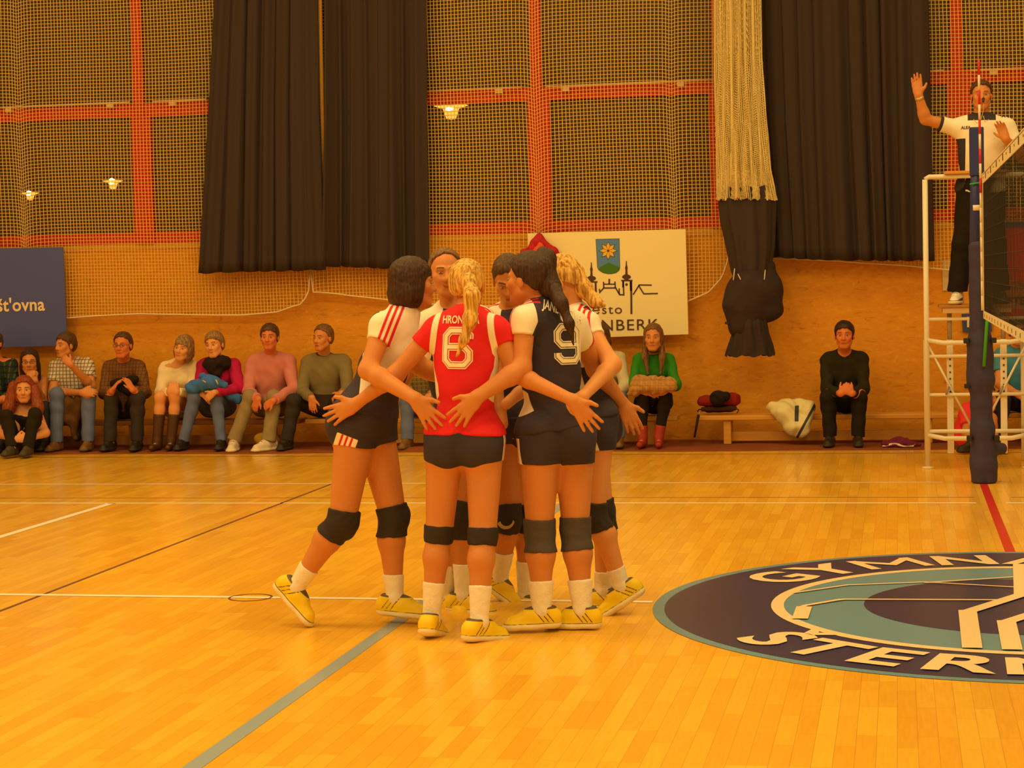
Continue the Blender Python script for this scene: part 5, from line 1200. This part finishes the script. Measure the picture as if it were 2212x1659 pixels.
# 5 man clapping
J = seated(dict(head=(265, 746, -.05), n=(267, 792), sa=(236, 806), sb=(300, 804), ea=(226, 850), eb=(314, 848), wa=(242, 845, -.06), wb=(286, 842, -.06), ka=(240, 862), kb=(298, 860), aa=(238, 955), ab=(296, 955), hip=(268, 888)), hf=(.0, -1, -.15))
p = person(J, 'person with glasses in a brown checked shirt clapping', h=HS, dims=MEN, skin='red', hair=dict(kind='high', m=H_BR),
       hands=dict(a=hnd(J, 'a', (258, 818), (262, 838), curl=.3, n=(-.9, -.4, .1)), b=hnd(J, 'b', (272, 816), (264, 836), curl=.3, n=(.9, -.4, .1))), top=dict(m=plaid('brown', (.20, .085, .030), (.10, .05, .02), (.12, .055, .022), .034), sleeve=1, fore=.82, hem=.0, t=.018), bottom=dict(m=cloth('dark_trousers', (.040, .032, .030))), shoes=dict(m=SH_BK, k=1.0))
glasses(p, 1)
sdf_obj('black_scarf', [rc(at(246, 828, 4.38), at(290, 820, 4.36), .040, .044, .03), rc(at(262, 838, 4.40), at(278, 846, 4.40), .04, .05, .03)], .009, cloth('black', (.018, .013, .011)), p['root'], wob=(.006, 40))  # soft black shape filling the dark area behind the hands
# 6 woman in cream with boots
J = seated(dict(head=(396, 752, -.04), n=(387, 796), sa=(356, 808), sb=(416, 804), ea=(348, 848), eb=(418, 852), wa=(366, 846, -.02), wb=(382, 846, -.02), ka=(346, 858), kb=(378, 858), aa=(340, 955), ab=(370, 955), hip=(388, 888)), hf=(-.12, -1, -.2), fr=(-.12, -1, 0), hu=(.18, 0, 1), hipw=.09)
person(J, 'person in a cream jumper and short skirt with tall brown boots', h=HS, dims=WOM, skin='fair', female=True, hair=dict(kind='bob', m=H_ASH), smile=.5,
       hands=dict(a=hnd(J, 'a', (374, 838), (372, 832), curl=1.1), b=hnd(J, 'b', (366, 836), (372, 830), curl=1.1)), top=dict(m=cloth('cream', (.84, .68, .42)), sleeve=1, fore=.93, hem=.0, t=.020, vneck=1.0), bottom=dict(m=cloth('beige_skirt', (.50, .32, .14)), len=.35, t=.014, name='skirt', boot=dict(m=mat('boot_brown', (.075, .028, .010), .45), len=.60)))
# 7 woman in magenta with a dark scarf
J = seated(dict(head=(463, 745, -.04), n=(470, 790), sa=(438, 802), sb=(506, 800), ea=(430, 842), eb=(516, 838), wa=(440, 850, .02), wb=(462, 848, -.10), ka=(420, 858), kb=(466, 858), aa=(396, 955), ab=(478, 955), hip=(470, 888)), hf=(-.10, -1, -.12), hu=(-.12, 0, 1))
p = person(J, 'person in a magenta jumper with a thick dark loop scarf, smiling', h=HS, dims=WOM, skin='fair', female=True, hair=dict(kind='short', m=H_ASH, puff=.006), smile=1.3,
       hands=dict(a=hnd(J, 'a', (452, 862), (452, 842), curl=.6), b=hnd(J, 'b', (440, 866), (446, 842), curl=.7)), top=dict(m=cloth('magenta', (.50, .014, .10)), sleeve=1, fore=.88, hem=.0, t=.020), bottom=dict(m=JEAN, flare=.006), shoes=dict(m=SH_BK, k=.95))
c = at(469, 783, 4.52); sdf_obj('scarf', [rc(c+V(.085*math.cos(t), .075*math.sin(t), -.02*math.cos(2*t)), c+V(.085*math.cos(t+.63), .075*math.sin(t+.63), -.02*math.cos(2*t)), .052, k=.04) for t in np.arange(0, 6.28, .628)]+[rc(c+V(-.02, -.07, -.05), c+V(.02, -.075, -.10), .06, .05, .04)], .009, cloth('dark_knit', (.028, .015, .011), .5), p['root'], wob=(.006, 45))
jk = sdf_obj('jacket', [rc(at(415, 838, 4.25), at(455, 826, 4.20), .065, .075, .05), rc(at(455, 826, 4.20), at(485, 832, 4.25), .060, .03, .05), rc(at(436, 812, 4.30), at(478, 826, 4.28), .028, .030, .03), rc(at(488, 850, 4.34), at(512, 862, 4.40), .035, .05, .04)], .009, cloth('sky_blue', (.055, .18, .62)), None, wob=(.010, 34))
recenter(jk, at(450, 835, 4.25)); tag(jk, 'bright blue jacket bundled on the lap of the person in magenta', 'jacket')
for a, b in (((438, 822), (445, 826)), ((466, 820), (471, 830))): MB().tube([at(*a, 4.135), at(*b, 4.125)], .007, 6).build('yellow_patch', mat('patch_yellow', (.6, .45, .03), .6), jk, True)
# 8 man in pink
J = seated(dict(head=(582, 728, -.05), n=(584, 776), sa=(546, 796), sb=(624, 792), ea=(536, 846), eb=(634, 842), wa=(558, 862, -.06), wb=(590, 866, -.10), ka=(540, 858), kb=(592, 858), aa=(505, 942, -.02), ab=(580, 942, -.04), hip=(585, 888)), hf=(.10, -1, -.05), ta=(.18, -1, 0), tb=(-.55, -1, 0))
p8 = p = person(J, 'person in a pink shirt, khaki trousers and pale trainers', h=HS, dims=MEN, skin='red', hair=dict(kind='short', m=H_BR), smile=.8,
       hands=dict(a=hnd(J, 'a', (548, 884), (560, 880), curl=.5), b=hnd(J, 'b', (560, 886), (574, 880), curl=.6)), top=dict(m=cloth('pink', (.62, .22, .20)), sleeve=1, fore=.9, hem=.0, t=.020), bottom=dict(m=cloth('khaki', (.30, .23, .12)), flare=.018))
TR = paint('pale_trainer', (.74, .62, .46), [('stripe', (.5, .10, .08)), ('lace', (.40, .10, .08)), ('sole', (.80, .68, .45))], rough=.5)
for q in 'ab': shoe(J['a'+q], J['t'+q], TR, p['root'], 1.15, .006)
# 9 man in grey-green
J = seated(dict(head=(697, 730, -.03), n=(700, 780), sa=(664, 796), sb=(744, 794), ea=(652, 846), eb=(752, 844), wa=(674, 860, -.08), wb=(738, 850), ka=(634, 866), kb=(738, 866), aa=(620, 955), ab=(736, 955), hip=(702, 888)), hf=(-.42, -1, .02), fr=(-.12, -1, 0))
def gg(v, o):
    p = loc(v, o); z = p[:, 2]
    return dict(dark=np.maximum(np.where(np.abs(p[:, 0]) > .165, -.05, .15-z), .082-np.linalg.norm(p-V(0, 0, o['L']+.01), axis=1)))
p = person(J, 'person in a grey-green jumper with a dark collar, head turned left', h=HS, dims=MEN, skin='warm', hair=dict(kind='high', m=H_SAND), hands=dict(a=hnd(J, 'a', (676, 890), (686, 872), curl=.35), b=hnd(J, 'b', (725, 862), (735, 850))),
       top=dict(m=paint('jumper_grey_green', (.22, .175, .080), [('dark', (.05, .035, .025))], rough=.9, bscale=26), f=gg, sleeve=1, fore=.93, hem=.0, t=.020, vneck=.1), bottom=dict(m=cloth('dark_trousers', (.040, .032, .030))), shoes=dict(m=SH_BK, k=1.05))
# 10 mostly hidden behind the left players
J = seated(dict(head=(905, 726), n=(905, 776), sa=(872, 794), sb=(942, 790), ea=(878, 842), eb=(950, 840), wa=(895, 858), wb=(925, 858), ka=(880, 862), kb=(940, 862), aa=(880, 950), ab=(938, 950), hip=(905, 888)))
person(J, 'person in an olive checked shirt and jeans behind the red-shirted player', h=.009, dims=MEN, hair=dict(kind='short', m=H_BR), top=dict(m=plaid('olive', (.26, .17, .05), (.14, .09, .03), (.34, .24, .10), .04), sleeve=1, fore=.9, hem=.0, t=.018), bottom=dict(m=JEAN), shoes=dict(m=SH_BR, k=1.0))
J = seated(dict(head=(1060, 730), n=(1060, 780), sa=(1026, 796), sb=(1096, 792), ea=(1030, 842), eb=(1100, 840), wa=(1050, 858), wb=(1080, 858), ka=(1040, 862), kb=(1086, 862), aa=(1040, 950), ab=(1086, 950), hip=(1060, 888)))
person(J, 'person in dark olive behind the huddle, seen only in slivers right of the red jersey', h=.009, dims=MEN, hair=dict(kind='short', m=H_BR), top=dict(m=cloth('olive_dark', (.14, .10, .03)), sleeve=1, fore=.9, hem=.0, t=.018), bottom=dict(m=JEAND), shoes=dict(m=SH_BR, k=1.0))
# 11 cream sleeve right of the huddle
J = seated(dict(head=(1296, 728), n=(1304, 776), sa=(1276, 790), sb=(1338, 786), ea=(1270, 835), eb=(1350, 834), wa=(1290, 856), wb=(1332, 856), ka=(1296, 862), kb=(1340, 860), aa=(1296, 950), ab=(1338, 950), hip=(1306, 888)))
person(J, 'person in a pale grey jumper and jeans, half hidden by the rightmost player', h=.009, dims=WOM, female=True, hair=dict(kind='bob', m=H_BR), top=dict(m=cloth('pale_grey', (.58, .50, .34)), sleeve=1, fore=.9, hem=.0, t=.020), bottom=dict(m=JEAN), shoes=dict(m=SH_BR, k=.95))
# 12 woman in green
J = seated(dict(head=(1411, 729, -.03), n=(1411, 778), sa=(1378, 790), sb=(1446, 790), ea=(1368, 832), eb=(1459, 832), wa=(1390, 842, -.02), wb=(1436, 842, -.02), ka=(1388, 856), kb=(1438, 856), aa=(1388, 950), ab=(1423, 950), hip=(1412, 888)), hf=(.0, -1, .02))
p = person(J, 'person in a green top with long brown hair and red ankle boots', h=HS, dims=WOM, skin='warm', female=True, hair=dict(kind='long', m=LB, extra=[('hair_lock', [rc(at(1395, 728, 4.50), at(1393, 770, 4.46), .026, .030, .03), rc(at(1393, 770, 4.46), at(1400, 808, 4.42), .030, .014, .03)]), ('hair_lock', [rc(at(1428, 728, 4.50), at(1431, 770, 4.46), .026, .030, .03), rc(at(1431, 770, 4.46), at(1427, 808, 4.42), .030, .014, .03)])]),
           hands=dict(a=hnd(J, 'a', (1402, 846), (1400, 838)), b=hnd(J, 'b', (1424, 846), (1428, 838))), top=dict(m=cloth('green', (.035, .24, .020)), sleeve=1, fore=.75, hem=.0, t=.014), bottom=dict(m=cloth('black', (.018, .013, .011)), t=.006, flare=.0, boot=dict(m=mat('boot_red', (.34, .030, .015), .6), len=.30)))
jb = sdf_obj('jacket', [rc(at(1374, 836, 4.18), at(1448, 834, 4.16), .060, .066, .07), rc(at(1376, 822, 4.26), at(1442, 824, 4.26), .055, .050, .07), rc(at(1366, 846, 4.20), at(1374, 850, 4.20), .05, .04, .04)], .009, plaid('beige_fur', (.46, .24, .07), (.50, .30, .11), (.38, .19, .06), .05), None, wob=(.014, 52))
recenter(jb, at(1410, 832, 4.18)); tag(jb, 'beige furry jacket folded on the lap of the person in green', 'jacket')
# 13 man alone in black
J = seated(dict(head=(1824, 724, -.05), n=(1824, 772), sa=(1787, 790), sb=(1861, 788), ea=(1786, 842), eb=(1866, 842), wa=(1816, 850, -.12), wb=(1840, 850, -.12), ka=(1788, 858), kb=(1857, 858), aa=(1793, 950), ab=(1853, 950), hip=(1824, 885)), hf=(-.05, -1, .0))
person(J, 'person in a black jumper sitting alone with clasped hands', h=.0072, dims=MEN, skin='red', hair=dict(kind='short', m=H_DK), hands=dict(a=hnd(J, 'a', (1838, 826), (1828, 822), curl=.9), b=hnd(J, 'b', (1820, 830), (1830, 822), curl=1.2)),
       top=dict(m=cloth('near_black_green', (.026, .022, .010)), sleeve=1, fore=.9, hem=.0, t=.014, vneck=.7), bottom=dict(m=cloth('black', (.018, .013, .011))), shoes=dict(m=SH_BK, k=1.0))
# 3 red-haired, on the floor
Yg = dict(head=3.98, n=4.08, sa=4.08, sb=4.08, ea=3.92, eb=3.92, wa=3.74, wb=3.74, ha=4.10, hb=4.10, ka=3.80, kb=3.80, aa=3.72, ab=3.72)
J = seated(dict(head=(52, 842), n=(50, 888), sa=(22, 900), sb=(80, 898), ea=(4, 938), eb=(98, 935), wa=(34, 950), wb=(58, 950), ka=(14, 898), kb=(76, 895), aa=(26, 965), ab=(60, 965), hip=(48, 960)), hf=(.35, -1, .02), Y=Yg, hz=.13, az=.10, hipw=.09, ta=(-.1, -1, 0), tb=(.1, -1, 0))
person(J, 'person with long red hair sitting on the floor hugging the knees', h=HS, dims=WOM, skin='fair', female=True, hair=dict(kind='long', m=H_RED, puff=.010, extra=[('hair_lock', [rc(at(30, 835, 3.99), at(20, 880, 3.96), .055, .060, .04), rc(at(20, 880, 3.96), at(16, 905, 3.94), .055, .03, .04)]), ('hair_lock', [rc(at(74, 840, 4.0), at(82, 880, 3.97), .045, .055, .04), rc(at(82, 880, 3.97), at(88, 905, 3.96), .05, .02, .04)])]),
       hands=dict(a=hnd(J, 'a', (52, 944), (46, 940)), b=hnd(J, 'b', (42, 946), (50, 940))), top=dict(m=cloth('black', (.018, .013, .011)), sleeve=0, strap=False, hem=.0, t=.008, collar=-.05), bottom=dict(m=cloth('black_green', (.022, .017, .009)), t=.008), shoes=dict(m=SH_BR if False else paint('shoe_olive', (.07, .055, .028), [('sole', (.05, .04, .02))], rough=.6), k=.92))
# 14 child in pink-red on the floor behind the post
Yk = {k: v-.02 for k, v in Yg.items()}
J = seated(dict(head=(2128, 858), n=(2112, 892), sa=(2092, 902, -.08), sb=(2122, 902, .1), ea=(2088, 935, -.1), eb=(2135, 935, .1), wa=(2105, 960, -.15), wb=(2140, 955), ka=(2140, 915, -.02), kb=(2140, 905, .12), aa=(2108, 968, -.05), ab=(2150, 968), hip=(2095, 955)), hf=(.9, -.5, 0), fr=(.9, -.4, 0), Y=Yk, hz=.12, az=.10, hipw=.06, ta=(-.9, -.5, 0), tb=(.5, -1, 0))
p = person(J, 'person in a bright pink-red top sitting on the floor behind the net post', h=.008, dims=dict(WOM, hw=.14), skin='warm', hair=dict(kind='short', m=H_BR), top=dict(m=cloth('coral', (.85, .05, .06)), sleeve=.7, hem=-.06, t=.03), bottom=dict(m=cloth('coral_shorts', (.80, .05, .05)), len=.6, t=.016, name='shorts'))
BKS = paint('sports_shoe_black', (.025, .02, .015), [('stripe', (.45, .50, .03)), ('sole', (.04, .03, .02))], rough=.5)
for q in 'ab': shoe(J['a'+q], J['t'+q], BKS, p['root'], 1.0, .006)
# 15 in teal behind the stand
J = seated(dict(head=(2200, 716), n=(2198, 762), sa=(2164, 780), sb=(2236, 776), ea=(2158, 828), eb=(2246, 830), wa=(2196, 850), wb=(2232, 850), ka=(2165, 862), kb=(2225, 860), aa=(2160, 955), ab=(2226, 955), hip=(2198, 888)))
person(J, 'person in a teal T-shirt sitting behind the referee stand at the right edge', h=.008, dims=MEN, skin='warm', hair=dict(kind='short', m=H_BR), hands=dict(a=hnd(J, 'a', (2212, 858), (2208, 845))), top=dict(m=cloth('teal', (.065, .26, .42)), sleeve=.6, hem=.0, t=.018), bottom=dict(m=JEAND), shoes=dict(m=SH_BK))

# ================================================================== THINGS ON AND BY THE BENCHES
BZT = .285
def px3(x, y, Y): return at(x, y, Y)
# white sports jacket draped over the bench
q = 4.50
wj = sdf_obj('jacket', [rc(at(1690, 880, 4.56), at(1745, 878, 4.56), .075, .070, .05), rc(at(1672, 880, 4.50), at(1715, 925, 4.44), .055, .075, .05), rc(at(1700, 890, 4.46), at(1735, 930, 4.42), .085, .055, .06), rc(at(1745, 885, 4.48), at(1738, 920, 4.42), .060, .060, .05), rc(at(1715, 925, 4.42), at(1722, 936, 4.42), .060, .035, .05), rc(at(1690, 872, 4.62), at(1660, 882, 4.52), .04, .02, .03)], .008,
             paint('jacket_cream', (.74, .66, .36), [('dark', (.055, .06, .07))], rough=.8, bscale=24), None, wob=(.010, 32),
             fields=lambda v: (lambda px_: dict(dark=np.maximum(.014-np.abs((v[:, 0]-at(1752, 890, q)[0])+.55*(v[:, 2]-at(1752, 890, q)[2])*-1.0), np.minimum(.018-np.abs(v[:, 0]-at(1722, 890, q)[0]), .07-np.abs(v[:, 2]-at(1722, 892, q)[2])))))(0))
recenter(wj, at(1715, 900, q)); tag(wj, 'cream and dark sports jacket hanging over the bench beside the lone person', 'jacket')
# bag, dark red cloth and umbrella at the bench end
bgt = empty('shoulder_bag', at(1550, 886, 4.66), 'flat dark bag lying on the left end of the light bench', 'bag')
sdf_obj('bag_body', [rc(at(1520, 884, 4.66), at(1586, 882, 4.66), .030, .030, .02, flat=(V(0, 0, 1), .8)), rc(at(1528, 884, 4.72), at(1580, 882, 4.72), .034, .034, .02)], .008, cloth('bag_brown', (.060, .026, .012)), bgt, wob=(.003, 40))
MB().tube([at(1586, 880, 4.6), at(1596, 886, 4.57), at(1592, 892, 4.55)], .006, 6).build('bag_strap', cloth('bag_brown', (.06, .026, .012)), bgt, True)
rd = sdf_obj('red_clothing', [rc(at(1518, 866, 4.68), at(1585, 864, 4.70), .050, .055, .04), rc(at(1575, 858, 4.70), at(1588, 862, 4.70), .04, .05, .03)], .008, cloth('brick_red', (.26, .018, .010)), None, wob=(.008, 36)); recenter(rd, at(1550, 866, 4.68)); tag(rd, 'folded brick-red clothing on top of the flat dark bag', 'clothing')
bh = sdf_obj('black_hat', [el(at(1550, 862, 4.60), (.075, .05, .065), None, .02), rc(at(1545, 852, 4.6), at(1568, 856, 4.60), .035, .04, .03)], .008, cloth('black', (.018, .013, .011)), None, wob=(.006, 45)); recenter(bh, at(1552, 862, 4.60)); tag(bh, 'crumpled black knitted hat on the brick-red clothing', 'hat')
um = empty('umbrella', at(1504, 940, 4.47), 'thin furled umbrella leaning on the left end of the light bench', 'umbrella')
MB().tube([at(1509, 896, 4.46), at(1500, 945, 4.44)], [.014, .009], 8).build('folded_canopy', cloth('umbrella_black', (.03, .02, .012)), um, True)
MB().tube([at(1512, 889, 4.47), at(1509, 896, 4.46)], .006, 6).build('shaft', mat('steel', (.5, .42, .3)), um, True)
MB().tube([at(1512, 889, 4.47)+V(.02*math.cos(t)+.0, 0, .02*math.sin(t)) for t in np.linspace(0, 3.3, 9)], .007, 6).build('handle', cloth('umbrella_black', (.03, .02, .012)), um, True)
# purple clothes on the carpet
pc = sdf_obj('purple_clothing', [rc(at(1915, 960, 4.25), at(1955, 955, 4.25), .045, .040, .04), rc(at(1935, 956, 4.25), at(1985, 962, 4.22), .045, .02, .04), rc(at(1910, 966, 4.18), at(1970, 966, 4.15), .022, .02, .03)], .007,
             paint('cloth_purple', (.16, .014, .050), [('dark', (.80, .68, .50))], rough=.85, bscale=30), None, wob=(.009, 44), fields=lambda v: dict(dark=np.minimum(.007-np.abs(v[:, 2]-.030-.012*np.sin(v[:, 0]*26)), 4.2-v[:, 1])), final=lambda X, Y, Z: .016-Z+0*X+0*Y)
recenter(pc, at(1945, 962, 4.25)); tag(pc, 'crumpled purple and white clothing on the carpet left of the referee stand', 'clothing')
# yellow bag under the left bench
yb = sdf_obj('yellow_bag', [rc(at(562, 948, 4.40), at(590, 950, 4.42), .06, .065, .04)], .008, cloth('bag_yellow', (.62, .36, .03)), None, wob=(.008, 36), final=lambda X, Y, Z: .016-Z+0*X+0*Y); recenter(yb, at(575, 950, 4.4)); tag(yb, 'yellow bag on the floor between the shoes of the person in pink', 'bag')
# coats under the bench
for (x0, x1, m, lb) in ((140, 182, cloth('coat_brown', (.13, .065, .025)), 'brown coat hanging between the knees of the person in the light checked shirt'), ):
    co = sdf_obj('coat', [rc(at(x0+8, 868, 4.32), at(x0+2, 905, 4.34), .06, .04, .04), rc(at(x1-6, 862, 4.32), at(x1-22, 915, 4.34), .07, .04, .04), rc(at(x0+14, 905, 4.34), at(x0+22, 945, 4.36), .045, .03, .04)], .009, m, None, wob=(.008, 34)); recenter(co, at((x0+x1)/2, 890, 4.33)); tag(co, lb, 'coat')
pbg = sdf_obj('plastic_bag', [rc(at(168, 885, 4.42), at(176, 905, 4.42), .035, .04, .03), rc(at(160, 900, 4.42), at(168, 940, 4.42), .05, .06, .03)], .008, paint('plastic_navy', (.030, .030, .07), [('dark', (.80, .74, .66))], rough=.3), None, wob=(.006, 44), fields=lambda v: dict(dark=np.minimum(.010-np.abs((v[:, 0]-at(168, 890, 4.4)[0])*.8+(v[:, 2]-at(168, 890, 4.4)[2])), .05-np.abs(v[:, 0]-at(168, 890, 4.4)[0]))))
recenter(pbg, at(168, 915, 4.42)); tag(pbg, 'dark blue and white plastic bag under the bench behind the brown coat', 'bag')
